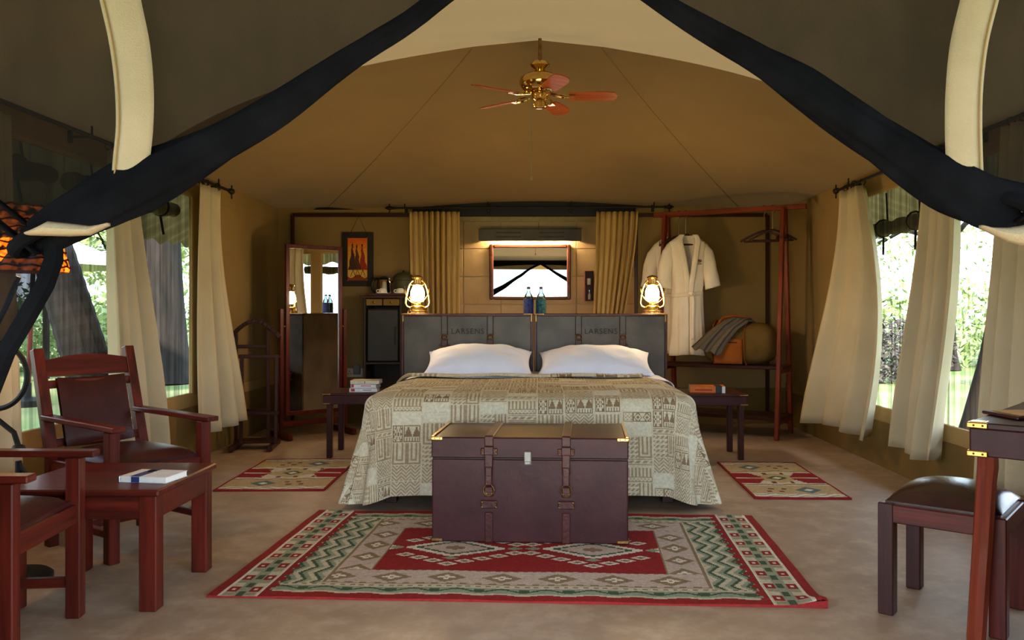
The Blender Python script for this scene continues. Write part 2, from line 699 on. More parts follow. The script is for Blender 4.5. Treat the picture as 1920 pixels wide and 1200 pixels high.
# ---- side walls with two netted openings each
def side_wall(name, x, sign, sill, wins, ends, screen, n0):
    m = MB()
    t = 0.02
    m.box((x, (ends[0] + ends[1]) / 2, (2.02 + EAVE + 0.03) / 2), (t, ends[1] - ends[0], EAVE + 0.03 - 2.02), bev=0.002)
    edges = [ends[0]] + [e for w in wins for e in w] + [ends[1]]
    for k in range(0, len(edges), 2):
        a, b = edges[k], edges[k + 1]
        m.box((x, (a + b) / 2, (sill + 2.02) / 2), (t, b - a, 2.02 - sill), bev=0.002)
    wall = m.build(name, 'canvas', kind='structure')
    m = MB()
    m.box((x + sign * 0.004, (ends[0] + ends[1]) / 2, (sill - 0.09) / 2), (t, ends[1] - ends[0], sill - 0.09), bev=0.002)
    m.build('lower_canvas', 'skirt', wall)
    m = MB()
    m.box((x - sign * 0.0, (ends[0] + ends[1]) / 2, sill - 0.045), (t + 0.012, ends[1] - ends[0], 0.09), bev=0.004)
    m.build('sill_strip', 'band', wall)
    m = MB()
    m.box((x - sign * 0.012, (ends[0] + ends[1]) / 2, 2.075), (0.012, ends[1] - ends[0], 0.05), bev=0.004)
    m.build('header_strip', 'band', wall)
    m = MB()
    m.tube([(x - sign * 0.03, ends[0], 0.02), (x - sign * 0.03, ends[1], 0.02)], 0.018, 6)
    m.build('floor_piping', 'skirt', wall)
    for k, (a, b) in enumerate(wins):
        m = MB()
        for (p, q) in (((a, sill), (b, sill)), ((a, 2.02), (b, 2.02)), ((a, sill), (a, 2.02)), ((b, sill), (b, 2.02))):
            m.bar((x, p[0], p[1]), (x, q[0], q[1]), 0.03, 0.03, up=(1, 0, 0))
        w = m.build('window_%d' % (n0 + k), 'band', kind='structure')
        m = MB()
        m.grid(lambda u, v, a=a, b=b: (x + 0.006 * math.sin(u * 60), lerp(a, b, u), lerp(sill, 2.02, v)), 90, 2)
        m.build('net_screen', screen, w, sm=True)
    return wall


side_wall('wall_left', XL, 1, 0.50, ((2.75, 5.22), (5.38, 6.35)), (YF, YB), 'screen_shaded', 1)
side_wall('wall_right', XR, -1, 0.42, ((2.75, 5.22), (5.38, 6.62)), (YF, YB), 'screen', 3)

# ---- back wall, open in the middle towards the bathroom
OL, OR = -1.285, 0.985
m = MB()
for (a, b) in ((XL, OL), (OR, XR)):
    m.box(((a + b) / 2, YB, (0.36 + EAVE + 0.02) / 2), (b - a, 0.02, EAVE + 0.02 - 0.36), bev=0.002)
wall_back = m.build('wall_back', 'canvas', kind='structure')
m = MB()
for (a, b) in ((XL, OL), (OR, XR)):
    m.box(((a + b) / 2, YB, 0.18), (b - a, 0.024, 0.36), bev=0.002)
m.build('lower_canvas', 'skirt', wall_back)
FR = 2.11
trims = [((-2.49, YB - 0.03, FR), (OL, YB - 0.03, FR)), ((OR, YB - 0.03, FR), (2.315, YB - 0.03, FR)),
         ((-2.49, YB - 0.03, 0.03), (-2.49, YB - 0.03, FR)), ((2.315, YB - 0.03, 0.03), (2.315, YB - 0.03, FR)),
         ((OR, YB - 0.03, 0.03), (OR, YB - 0.03, FR)), ((OL, YB - 0.03, 0.03), (OL, YB - 0.03, FR))]
for k, (a, b) in enumerate(trims):
    m = MB()
    m.bar(a, b, 0.035, 0.03, up=(0, 1, 0))
    m.build('trim_%d' % (k + 1), 'dark_z' if a[0] == b[0] else 'dark_x', kind='structure')
m = MB()
m.box(((OL + OR) / 2, YB + 0.055, 2.28), (3.4, 0.05, 0.35), bev=0.01)
m.build('trim_7', 'black', kind='structure')  # black board stands for the shade in the gap above the opening
# open slit between wall top and roof, with its lacing
for (px, w) in ((615, 0.42), (1285, 0.0)):
    if w:
        m = MB()
        x0 = X(588, YB - 0.03)
        m.add([(x0, YB - 0.03, 2.165), (x0 + w, YB - 0.03, 2.165), (x0 + w * 0.35, YB - 0.03, 2.19), (x0 + 0.03, YB - 0.03, 2.185)], [(0, 1, 2, 3)])
        m.build('lacing_slit', 'black', wall_back, solid=0.01)

# ---- tiled bathroom wall
m = MB()
m.box((-0.15, YT + 0.03, 1.1), (3.6, 0.04, 2.2), bev=0.002)
bath = m.build('wall_bathroom', 'grout', kind='structure')
tw, th, gap = 0.41, 0.302, 0.006
proto = None
rng = random.Random(4)
for r in range(8):
    for c in range(9):
        cx = -1.945 + tw * c + (0.0 if r % 2 else 0.0)
        cz = 0.06 + th * r - 0.03 + th / 2 - 0.025
        if cz + th / 2 > 2.22:
            continue
        if proto is None:
            m = MB()
            m.box((0, 0, 0), (tw - gap, 0.016, th - gap), bev=0.003)
            ob = proto = m.build('tile', 'tile', bath)
        else:
            ob = proto.copy()
            COL.objects.link(ob)
        ob.location = (cx + 0.1, YT + 0.002 + rng.uniform(-0.001, 0.001), cz)
m = MB()
m.box((-0.15, YT - 0.0, 2.29), (3.6, 0.12, 0.2), bev=0.01)
m.build('trim_8', 'black_wood', kind='structure')
for sx in (-1.62, 1.32):
    m = MB()
    m.box((sx, (YB + YT) / 2 + 0.02, 1.15), (0.02, YT - YB, 2.3), bev=0.002)
    m.build('wall_bath_side' + ('_left' if sx < 0 else '_right'), 'canvas', kind='structure')
m = MB()
m.box((-0.15, (YB + YT) / 2 + 0.05, 2.40), (3.6, YT - YB + 0.15, 0.02), bev=0.002)
m.build('ceiling_bathroom', 'black_wood', kind='structure')

# ---- front wall either side of the door, curved head, and the porch canopy outside
DL, DR = -1.42, 1.42
m = MB()
for (a, b) in ((XL, DL), (DR, XR)):
    m.box(((a + b) / 2, YF, 1.06), (b - a, 0.02, 2.12), bev=0.002)
wf = m.build('wall_front', 'canvas', kind='structure')
m = MB()
m.grid(lambda u, v: (lerp(DL, DR, u), YF - 0.01, lerp(2.035 - 0.10 * (2 * u - 1) ** 2, 2.13, v)), 20, 1)
m.build('door_head_flap', 'hem', wf, solid=0.01)
m = MB()
m.grid(lambda u, v: (lerp(-2.9, 2.9, u), lerp(YF, -1.7, v), 2.36 - 0.2 * v + 0.02 * math.sin(9 * u) - 0.05 * abs(2 * u - 1)), 24, 12)
m.build('porch_roof', 'roof', sm=True, kind='structure')

# ---- awnings outside the windows (pleated eave cloth)
for (name, x, sg) in (('awning_left', XL, -1), ('awning_right', XR, 1)):
    m = MB()
    def aw(u, v, x=x, sg=sg):
        y = lerp(2.0, 10.4, u)
        return (x + sg * (0.02 + 0.86 * v), y, 2.21 - (0.30 if sg > 0 else 0.42) * v ** 1.2 + 0.018 * math.sin(u * 190) * v + 0.012 * math.sin(u * 71))
    m.grid(aw, 260, 5)
    m.build(name, 'awning', sm=True, kind='structure')

# ================================================================== outside
rng = random.Random(11)


def leaves_mesh(n, c, r, size, rg, squash=0.35):
    """n small leaf quads spread through an ellipsoid"""
    vs, fs = [], []
    for k in range(n):
        while True:
            p = Vector((rg.uniform(-1, 1), rg.uniform(-1, 1), rg.uniform(-1, 1)))
            if 0.25 < p.length < 1:
                break
        p = Vector((p.x * r[0], p.y * r[1], p.z * r[2])) + Vector(c)
        a = Vector((rg.uniform(-1, 1), rg.uniform(-1, 1), rg.uniform(-1, 1))).normalized()
        b = a.cross(Vector((rg.uniform(-1, 1), rg.uniform(-1, 1), rg.uniform(-1, 1)))).normalized()
        s = size * rg.uniform(0.6, 1.4)
        i = len(vs)
        vs += [p - a * s, p - b * s * squash, p + a * s, p + b * s * squash]
        fs.append((i, i + 1, i + 2, i + 3))
    m = MB()
    m.add(vs, fs)
    return m


def bush(name, label, cat, loc, r, n, mat, size=0.12, group=None):
    g = random.Random(int(abs(loc[0] * 100) + abs(loc[1] * 10)))
    m = leaves_mesh(n, (0, 0, r[2] * 0.85), r, size, g)
    for k in range(5):
        a = g.uniform(0, 6.28)
        m.tube([(0, 0, -0.02), (0.4 * r[0] * math.cos(a), 0.4 * r[1] * math.sin(a), r[2])], 0.02, 5)
    o = m.build(name, mat)
    o.location = (loc[0], loc[1], -0.1)
    return tag(o, label, cat, group)


def tree(label, loc, h, tr, crown_r, crown_z, n, mat, lean=0.0, flare=1.7, group=None, size=0.13):
    g = random.Random(int(abs(loc[0] * 100) + abs(loc[1] * 10)))
    t = thing('tree', label, 'tree', (loc[0], loc[1], -0.1), 0, group)
    m = MB()
    prof = [(0.0, flare), (0.05, flare * 0.85), (0.12, 1.18), (0.3, 1.0), (0.6, 0.85), (1.0, 0.6)]
    pts = [(lean * h * z, 0.03 * math.sin(9 * z), h * z) for z, _ in prof]
    m.tube(pts, [tr * q for _, q in prof], 14)
    for k in range(5):
        a = k * 1.26 + g.uniform(-0.3, 0.3)
        z0 = h * g.uniform(0.7, 0.95)
        m.tube([(lean * z0, 0, z0), (lean * z0 + 0.7 * crown_r[0] * math.cos(a), 0.7 * crown_r[1] * math.sin(a), crown_z + g.uniform(-0.3, 0.6))], [tr * 0.4, tr * 0.12], 7)
    m.build('tree_trunk', 'bark', t, sm=True)
    c = leaves_mesh(n, (lean * h, 0, crown_z), crown_r, size, g)
    c.build('crown', mat, t, kind='stuff')
    return t


# left side, seen through the left windows, and one unseen shade tree
tree('broad dark tree trunk on the lawn outside the window nearest the back', (-6.6, 14.4), 5.2, 0.42, (4.2, 4.0, 1.6), 5.0, 5200, 'leaf')
tree('green tree with a low loose crown far across the lawn', (-11.0, 21.5), 3.4, 0.16, (2.6, 2.6, 1.5), 3.4, 3200, 'leaf_pale')
tree('slim tree behind the parasol at the far side of the lawn', (-17.5, 18.0), 3.8, 0.15, (2.8, 2.8, 1.7), 3.6, 3200, 'leaf')
tree('unseen leafy tree added to shade the lawn left of the tent, beside the porch', (-6.6, 1.6), 4.6, 0.3, (3.6, 2.6, 1.9), 4.3, 5200, 'leaf')  # out of view, added to keep sun off the palm and lawn
# leaning ringed palm trunk close to the window
pt = thing('palm_tree', 'leaning ringed palm trunk just outside the near left window', 'palm tree', (-3.42, 6.75, -0.1))
m = MB()
pp, rr = [], []
for k in range(60):
    t = k / 59
    pp.append((-1.05 * t - 0.08 * t * t, 0.1 * t, 3.4 * t))
    rr.append((0.19 - 0.07 * t) * (1.0 + 0.03 * (k % 2)))
m.tube(pp, rr, 12)
m.build('tree_trunk', 'bark', pt)
for k in range(9):
    a = k * 0.7
    m = MB()
    vs, fs = [], []
    for j in range(14):
        t = j / 13
        r = 1.7 * t
        c = Vector((-1.13 + r * math.cos(a), 0.1 + r * math.sin(a), 3.4 + 0.5 * t - 1.3 * t * t))
        sd = Vector((-math.sin(a), math.cos(a), 0))
        w = 0.3 * math.sin(PI * min(1, 0.1 + t * 0.9)) + 0.01
        i = len(vs)
        vs += [c + Vector((0, 0, 0.01)), c + sd * w + Vector((0, 0, -0.16)), c - sd * w + Vector((0, 0, -0.16)), c + Vector((0.07 * math.cos(a), 0.07 * math.sin(a), -0.01))]
        fs += [(i, i + 1, i + 3), (i, i + 3, i + 2)]
    m.add(vs, fs)
    m.build('frond', 'leaf', pt)

# white parasol
pr = thing('parasol', 'white parasol with a slanted pole on the lawn outside the left window', 'parasol', (-6.6, 10.9, -0.1))
m = MB()
m.lathe([(0.0, 2.35), (0.25, 2.27), (1.28, 1.86), (1.28, 1.82), (0.2, 2.2), (0.0, 2.26)], 8)
m.build('canopy', 'parasol', pr)
m = MB()
m.tube([(-0.1, 0, 0.0), (0.0, 0, 2.3)], 0.03, 8)
m.build('pole', 'mah_z', pr)
m = MB()
m.lathe([(0.25, 0.0), (0.25, 0.08), (0.05, 0.12), (0.05, 0.3)], 16, c=(-0.1, 0, 0))
m.build('base', 'iron', pr)
# thatched hut roof further back
th_ = thing('thatched_hut', 'brown thatched shelter under the trees across the lawn', 'hut', (-10.2, 14.2, -0.1))
m = MB()
m.lathe([(0.0, 3.5), (0.6, 3.2), (2.0, 2.25), (2.05, 2.1), (1.8, 2.15), (0.0, 3.2)], 18)
m.build('thatched_roof', 'thatch', th_)
for a in (0.8, 2.3, 3.9, 5.5):
    m = MB()
    m.tube([(1.6 * math.cos(a), 1.6 * math.sin(a), 0), (1.6 * math.cos(a), 1.6 * math.sin(a), 2.45)], 0.06, 8)
    m.build('post', 'bark', th_)
bush('bush', 'tall bright green bush at the left edge of the lawn', 'bush', (-14.6, 13.6, 0), (2.0, 1.6, 1.0), 1800, 'leaf_pale')
bush('bush', 'low bright green bush beside the broad trunk', 'bush', (-9.9, 17.6, 0), (1.9, 1.2, 0.9), 1800, 'leaf_pale')
bush('bush', 'dark green bush behind the broad trunk', 'bush', (-7.0, 19.6, 0), (1.2, 1.2, 1.1), 1400, 'leaf')
bush('bush', 'green hedge bush far behind the thatched shelter', 'bush', (-19.5, 25.5, 0), (4.5, 2.0, 1.6), 2600, 'leaf')
bush('bush', 'long pale bush at the end of the left lawn', 'bush', (-10.5, 27.0, 0), (5.0, 2.0, 1.8), 2800, 'leaf_pale')
# right side
tree('spreading tree with grey green crown outside the right windows', (8.6, 17.5), 3.6, 0.16, (3.0, 3.0, 1.5), 3.5, 1300, 'leaf_pale', size=0.07)
tree('thin thorn tree standing far outside the right windows', (13.2, 18.5), 3.0, 0.1, (2.0, 2.0, 0.8), 3.1, 500, 'scrub', flare=1.3)
tree('dark green tree behind the grey bushes on the right', (9.8, 25.0), 4.0, 0.2, (4.0, 3.0, 1.6), 3.4, 1700, 'leaf_pale', size=0.09)
bush('bush', 'low grey brown bush outside the far right window', 'bush', (5.9, 14.6, 0), (1.4, 0.9, 0.62), 2600, 'scrub', 0.07)
bush('bush', 'low grey brown bush outside the near right window', 'bush', (8.6, 13.4, 0), (1.4, 0.9, 0.55), 2400, 'scrub', 0.07)
bush('bush', 'sparse dry bush beyond the right lawn', 'bush', (11.8, 15.6, 0), (1.9, 1.1, 0.9), 2200, 'scrub', 0.08)
bush('bush', 'yellow green bush beyond the right lawn', 'bush', (9.6, 18.9, 0), (2.4, 1.2, 1.1), 1800, 'leaf_pale')
lo_ = thing('leaning_post', 'dark slanted stump outside the near right window, beside the last curtain', 'stump', (3.42, 6.7, -0.1))
m = MB()
m.tube([(0, 0, 0), (0.10, 0.0, 0.35), (0.21, 0.0, 0.8), (0.28, 0.0, 1.2), (0.285, 0.0, 1.24)], [0.12, 0.105, 0.09, 0.075, 0.03], 12)
m.build('stump_body', 'bark', lo_, sm=True)
# trees in front of the porch, seen only in the mirrors
tree('green tree out in front of the porch reflected in the vanity mirror', (-6.0, -14.0), 4.0, 0.2, (2.6, 2.6, 1.9), 3.6, 2600, 'leaf')
tree('green tree out in front of the porch at the other side', (7.0, -15.0), 4.0, 0.2, (2.6, 2.6, 1.9), 3.8, 2600, 'leaf_pale')

# rolled-up outer flaps hanging outside the windows
def flap(label, x, sg, y0, y1, z):
    t = thing('rolled_flap', label, 'window flap', (x + sg * 0.12, (y0 + y1) / 2, z), 0, 'rolled canvas flaps outside the windows')
    h = (y1 - y0) / 2
    m = MB()
    pts = [(0.01 * math.sin(k * 0.9), lerp(-h, h, k / 24), -0.012 * math.sin(PI * k / 24) + 0.006 * math.sin(k * 1.7)) for k in range(25)]
    m.tube(pts, [0.055 + 0.006 * math.sin(k * 1.3) for k in range(25)], 12)
    m.build('roll', 'awning', t, sm=True)
    for k in (0.15, 0.5, 0.85):
        m = MB()
        y = lerp(-h, h, k)
        m.tube([(0.064 * math.cos(a), y, 0.064 * math.sin(a)) for a in [j * PI / 6 for j in range(12)]], 0.008, 5, closed=True)
        m.tube([(0.03, y, 0.06), (0.02, y, 2.04 - z)], 0.007, 5)
        m.tube([(0.0, y, -0.06), (0.01, y + 0.03, -0.2)], 0.009, 5)
        m.build('tie', 'hem', t)


flap('rolled olive canvas flap above the far right window', XR, 1, 5.05, 6.6, 1.77)
flap('rolled olive canvas flap above the near right window', XR, 1, 2.8, 4.88, 1.77)
flap('rolled olive canvas flap above the far left window', XL, -1, 4.9, 6.3, 1.9)
flap('rolled olive canvas flap above the near left window', XL, -1, 2.8, 4.7, 1.9)
# ================================================================== curtains
def curtain(name, label, ta, tb, ba, bb, zt, zb, n, mat='curtain', amp=(0.022, 0.06), bulge=(0, 0), group=None, seed=0, inward=(1, 0), rings=5, ring_r=0.02):
    g = random.Random(seed)
    ph = [g.uniform(-0.5, 0.5) for _ in range(8)]
    org = ((ta[0] + tb[0]) / 2, (ta[1] + tb[1]) / 2, zb)
    m = MB()

    def fn(u, v):
        e = 0.25 * v + 0.75 * smooth(v)
        ax, ay = lerp(ta[0], ba[0], e), lerp(ta[1], ba[1], e)
        bx, by = lerp(tb[0], bb[0], e), lerp(tb[1], bb[1], e)
        w = u + 0.018 * math.sin(6.3 * u * 1.5 + ph[0] * 6) * v
        x, y = lerp(ax, bx, w), lerp(ay, by, w)
        bl = math.sin(PI * v) * (0.4 + 0.6 * u)
        x += bulge[0] * bl
        y += bulge[1] * bl
        a = lerp(amp[0], amp[1], v) * (1 + 0.55 * math.sin(7 * u + ph[1] * 6))
        o = a * (2.0 * abs(math.cos(PI * n * w + 0.25 * ph[2] * v + ph[5])) - 1.1) + 0.25 * a * math.cos(2 * PI * n * 2 * w + ph[3] * 6) * (1 - v)
        x += inward[0] * o
        y += inward[1] * o
        zz = lerp(zt, zb, v) + 0.022 * v * math.sin(4 * u + ph[4] * 6)
        return (x, y, zz)
    m.grid(fn, n * 9, 26)
    c = m.build(name, mat, sm=True, origin=org, solid=0.004, angle=80)
    tag(c, label, 'curtain', group)
    for k in range(rings):
        p = fn((k + 0.5) / rings, 0)
        m = MB()
        along = Vector((tb[0] - ta[0], tb[1] - ta[1], 0)).normalized()
        perp = Vector((-along.y, along.x, 0))
        m.tube([Vector(p) + Vector((0, 0, ring_r * 0.95)) + perp * ring_r * math.cos(a) + Vector((0, 0, 1)) * ring_r * math.sin(a) for a in [j * PI / 6 for j in range(12)]], 0.004, 5, closed=True)
        m.build('ring', 'iron', c, origin=None)
        c.children[-1].location = (-org[0], -org[1], -org[2])
    return c


GW = 'cream curtains along the tent sides'
ZR = 2.115
curtain('curtain', 'cream curtain in the back right corner, first beside the clothes rack', (2.40, 6.56), (2.42, 6.16), (2.20, 6.74), (2.36, 5.92), 2.08, 0.23, 3, bulge=(0.0, -0.28), group=GW, seed=1, inward=(-1, 0))
curtain('curtain', 'cream curtain between the two bright right windows, second from the rack', (2.40, 5.16), (2.42, 4.84), (2.33, 5.40), (2.40, 5.02), 2.08, 0.24, 3, bulge=(0.0, -0.10), group=GW, seed=2, inward=(-1, 0))
curtain('curtain', 'cream curtain behind the desk at the right edge of the photo', (2.40, 4.28), (2.42, 3.8), (2.35, 4.38), (2.40, 3.8), 2.08, 0.22, 5, group=GW, seed=3, inward=(-1, 0))
curtain('curtain', 'cream curtain beside the valet stand, furthest back on the left', (-2.50, 6.12), (-2.50, 6.52), (-2.52, 6.12), (-2.34, 6.60), 2.08, 0.25, 3, bulge=(-0.02, -0.06), group=GW, seed=4, inward=(1, 0))
curtain('curtain', 'cream curtain behind the right post of the far armchair', (-2.50, 4.84), (-2.52, 5.14), (-2.50, 4.92), (-2.44, 5.36), 2.08, 0.24, 3, group=GW, seed=5, inward=(1, 0))
curtain('curtain', 'cream curtain behind the floor lamp, nearest the tent door on the left', (-2.585, 3.62), (-2.575, 4.02), (-2.585, 3.60), (-2.575, 4.06), 2.08, 0.24, 5, group=GW, seed=6, inward=(1, 0))
GB = 'golden curtains at the bathroom opening'
curtain('curtain', 'golden pleated curtain behind the lit lantern, left of the vanity mirror', (X(768, 8.33), 8.33), (X(862, 8.33), 8.33), (X(776, 8.33), 8.33), (X(860, 8.33), 8.33), Z(397, 8.33), 0.2, 9, 'curtain_gold', (0.03, 0.04), group=GB, seed=7, inward=(0, -1), rings=8, ring_r=0.018)
curtain('curtain', 'golden pleated curtain right of the vanity mirror, swept inwards at its foot', (X(1118, 8.33), 8.33), (X(1196, 8.33), 8.33), (X(1108, 8.33), 8.33), (X(1150, 8.33), 8.33), Z(397, 8.33), 0.2, 7, 'curtain_gold', (0.03, 0.04), group=GB, seed=8, inward=(0, -1), rings=7, ring_r=0.018)


def rod(label, a, b, r, wall_off, finials=(True, True), nb=3):
    t = thing('curtain_rod', label, 'curtain rod', a)
    d = Vector(b) - Vector(a)
    m = MB()
    m.tube([(0, 0, 0), d], r, 10)
    m.build('pole', 'iron', t, sm=True)
    dn = d.normalized()
    for k, on in enumerate(finials):
        if on:
            p = d if k else Vector((0, 0, 0))
            s = 1 if k else -1
            m = MB()
            q = [p + dn * s * z for z in (0, 0.012, 0.02, 0.035, 0.055, 0.075, 0.1)]
            m.tube(q, [r * f for f in (1.1, 1.7, 1.1, 1.8, 2.2, 1.6, 0.3)], 10)
            m.tube([p + dn * s * 0.05 + Vector((0, 0, 0.02)), p + dn * s * 0.055 + Vector((0, 0, 0.05))], 0.006, 6)
            m.tube([p + dn * s * 0.05 + Vector((0, 0, -0.02)), p + dn * s * 0.055 + Vector((0, 0, -0.06))], 0.006, 6)
            m.build('finial', 'iron', t, sm=True)
    for k in range(nb):
        f = (k + 0.12) / (nb - 0.76)
        p = d * min(1, f)
        m = MB()
        w = Vector(wall_off)
        m.bar(p, p + w, 0.014, 0.014)
        m.box(p + w * 0.95, (0.02 if abs(w.x) > 0.01 else 0.03, 0.03 if abs(w.x) > 0.01 else 0.02, 0.07))
        m.tube([p + Vector((0, 0, 0.0)), p + Vector((0, 0, 0.06))], 0.006, 6)
        m.build('bracket', 'iron', t)
    return t


rod('black iron curtain rod along the right side of the tent', (2.42, 6.72, ZR), (2.42, 2.6, ZR), 0.012, (0.09, 0, 0))
rod('black iron curtain rod along the left side of the tent', (-2.51, 6.75, ZR), (-2.51, 2.6, ZR), 0.012, (-0.13, 0, 0))
rod('thin black rod across the bathroom opening', (X(740, 8.33), 8.33, Z(390, 8.33)), (X(1245, 8.33), 8.33, Z(388, 8.33)), 0.01, (0, 0.11, 0), (True, True), 4)

# ================================================================== tent door: tied-back net panels
YD = 2.06


def door_panel(label, pts, wid, tail, tailw, sg, strip_pts, strip_w, lens):
    t = thing('door_curtain', label, 'door curtain', (sg * 1.3, YD, 0))
    o = Vector((sg * 1.3, YD, 0))

    def P(px, py, dy=0.0):
        d = YD + dy
        return Vector((X(px, d), d, Z(py, d))) - o
    # dense spline through the swag
    c = [P(*p) for p in pts]
    n = len(c)

    def cr(t):
        f = t * (n - 1)
        i = min(n - 2, int(f))
        q = f - i
        p0, p1, p2, p3 = c[max(0, i - 1)], c[i], c[i + 1], c[min(n - 1, i + 2)]
        return 0.5 * ((2 * p1) + (p2 - p0) * q + (2 * p0 - 5 * p1 + 4 * p2 - p3) * q * q + (3 * p1 - p0 - 3 * p2 + p3) * q ** 3)

    def wd(t):
        f = t * (n - 1)
        i = min(n - 2, int(f))
        return lerp(wid[i], wid[i + 1], f - i)
    # hem: a soft roll of gathered cloth
    m = MB()

    def hem(u, v):
        p = cr(v)
        tg = (cr(min(1, v + 0.02)) - cr(max(0, v - 0.02))).normalized()
        sd = Vector((0, 1, 0)).cross(tg).normalized()
        a = 2 * PI * u
        w = wd(v) / 2
        fold = 1 + 0.16 * math.sin(3 * a + 9 * v) + 0.07 * math.sin(7 * a - 16 * v)
        return p + sd * (w * math.cos(a) * fold) + Vector((0, 1, 0)) * (w * 0.55 * math.sin(a) * fold)
    m.grid(hem, 30, 44, cu=True)
    m.build('hem', 'hem', t, sm=True, angle=70)
    # net above the swag up to the door head
    m = MB()
    topz = 2.06

    def net(u, v):
        p = cr(u)
        q = Vector((p.x, p.y + 0.035 + 0.015 * math.sin(14 * u + 3 * v), lerp(p.z + 0.01, topz, v)))
        return q
    m.grid(net, 40, 14)
    e = cr(1.0)
    xe = sg * 1.42 - o.x
    m.grid(lambda u, v: (lerp(e.x, xe, u), e.y + 0.035 + 0.015 * math.sin(14 + 3 * v) * (1 - u), lerp(e.z + 0.01, topz, v)), 4, 14)
    m.build('net', 'net', t, sm=True, label='dark see-through net')
    # tail of net below the tie
    m = MB()
    tl = [P(*p) for p in tail]
    nt_ = len(tl)

    def tailf(u, v):
        f = v * (nt_ - 1)
        i = min(nt_ - 2, int(f))
        p = tl[i].lerp(tl[i + 1], f - i)
        w = lerp(tailw[i], tailw[i + 1], f - i)
        return p + Vector(((u - 0.5) * w, 0.03 * math.cos(u * 15 + v) * (0.4 + v), 0.03 * math.sin(u * 7) * v))
    m.grid(tailf, 36, 30)
    m.build('net_tail', 'net_thin', t, sm=True)
    m = MB()
    m.tube([tailf(1.0 if sg < 0 else 0.0, k / 14) for k in range(15)], [0.022] * 15, 8)
    m.build('tail_hem', 'hem', t, sm=True)
    # tie straps round the gather
    k0 = cr(1.0)
    m = MB()
    m.tube([k0 + Vector((0.048 * math.cos(a) * 1.0, 0.05 * math.sin(a), 0.03 * math.cos(a) * -sg)) for a in [j * PI / 8 for j in range(16)]], 0.017, 8, closed=True)
    m.bar(k0 + Vector((sg * -0.02, -0.035, -0.035)), k0 + Vector((sg * 0.13, -0.01, 0.075)), 0.008, 0.034, up=(0, 1, 0))
    m.bar(k0 + Vector((sg * -0.01, 0.03, 0.0)), k0 + Vector((sg * 0.13, 0.03, 0.11)), 0.008, 0.026, up=(0, 1, 0))
    m.build('tie', 'hem', t, sm=True)
    # beige canvas strip sewn down the panel
    m = MB()
    sp = [P(p[0], p[1], p[2]) for p in strip_pts]
    ns = len(sp)

    def stripf(u, v):
        f = v * (ns - 1)
        i = min(ns - 2, int(f))
        q = f - i
        p0, p1, p2, p3 = sp[max(0, i - 1)], sp[i], sp[i + 1], sp[min(ns - 1, i + 2)]
        p = 0.5 * ((2 * p1) + (p2 - p0) * q + (2 * p0 - 5 * p1 + 4 * p2 - p3) * q * q + (3 * p1 - p0 - 3 * p2 + p3) * q ** 3)
        w = lerp(strip_w[i], strip_w[i + 1], q)
        return p + Vector(((u - 0.5) * w, 0.012 * math.sin(PI * u) * -1, 0))
    m.grid(stripf, 8, 36)
    st = m.build('canvas_strip', 'strip', t, sm=True, solid=0.004, label='beige canvas strip')
    m = MB()
    m.tube([stripf(0.12 if sg < 0 else 0.88, k / 30) + Vector((0, -0.006, 0)) for k in range(31)], 0.0022, 5)
    m.build('stitched_edge', 'seam', st)
    m = MB()
    lo = [P(*p) for p in lens[0]]
    up_ = [P(*p) for p in lens[1]]

    def lensf(u, v):
        f = u * (len(lo) - 1)
        i = min(len(lo) - 2, int(f))
        a = lo[i].lerp(lo[i + 1], f - i)
        b = up_[i].lerp(up_[i + 1], f - i)
        p = a.lerp(b, v)
        return p + Vector((0, -0.02 * math.sin(PI * v), 0))
    m.grid(lensf, 24, 6)
    m.build('strip_fold', 'strip', t, sm=True, solid=0.004)
    return t


door_panel('dark tied-back net panel on the left side of the tent door, with a beige strip',
           [(1040, -122), (945, -76), (850, -20), (770, 42), (690, 90), (610, 142), (520, 202), (430, 254), (340, 302), (255, 346), (180, 388), (118, 425), (70, 450)],
           [0.04, 0.042, 0.045, 0.05, 0.056, 0.062, 0.078, 0.092, 0.112, 0.138, 0.13, 0.11, 0.085],
           [(66, 448), (50, 490), (24, 540), (-14, 600), (-52, 670), (-84, 760), (-105, 1000), (-110, 1350)], [0.10, 0.15, 0.18, 0.2, 0.2, 0.2, 0.18, 0.16], -1,
           [(212, -70, -0.03), (226, 0, -0.03), (243, 80, -0.03), (252, 160, -0.03), (253, 235, -0.028), (247, 300, -0.02), (243, 352, -0.005)],
           [0.1, 0.1, 0.098, 0.094, 0.09, 0.09, 0.09],
           ([(55, 440, -0.1), (90, 441, -0.1), (130, 442, -0.1), (170, 440, -0.1), (207, 422, -0.1)],
            [(55, 437, -0.1), (90, 416, -0.1), (130, 420, -0.1), (170, 425, -0.1), (207, 420, -0.1)]))
door_panel('dark tied-back net panel on the right side of the tent door, with a beige strip',
           [(1036, -122), (1120, -74), (1205, -20), (1275, 26), (1350, 72), (1425, 116), (1500, 164), (1575, 214), (1650, 262), (1720, 306), (1785, 344), (1845, 374), (1905, 392)],
           [0.04, 0.042, 0.045, 0.05, 0.06, 0.075, 0.095, 0.1, 0.11, 0.118, 0.13, 0.13, 0.12],
           [(1925, 405), (1975, 440), (2015, 520), (2030, 620), (2035, 760), (2035, 950), (2035, 1300)], [0.06, 0.08, 0.12, 0.14, 0.15, 0.15, 0.14], 1,
           [(1852, -70, -0.03), (1836, 0, -0.03), (1817, 80, -0.03), (1808, 160, -0.03), (1806, 235, -0.028), (1808, 310, -0.02), (1811, 362, -0.005)],
           [0.095, 0.094, 0.092, 0.09, 0.09, 0.09, 0.09],
           ([(1835, 426, -0.1), (1862, 440, -0.1), (1888, 452, -0.1), (1910, 458, -0.1), (1935, 462, -0.1)],
            [(1835, 424, -0.1), (1862, 428, -0.1), (1888, 428, -0.1), (1910, 425, -0.1), (1935, 420, -0.1)]))

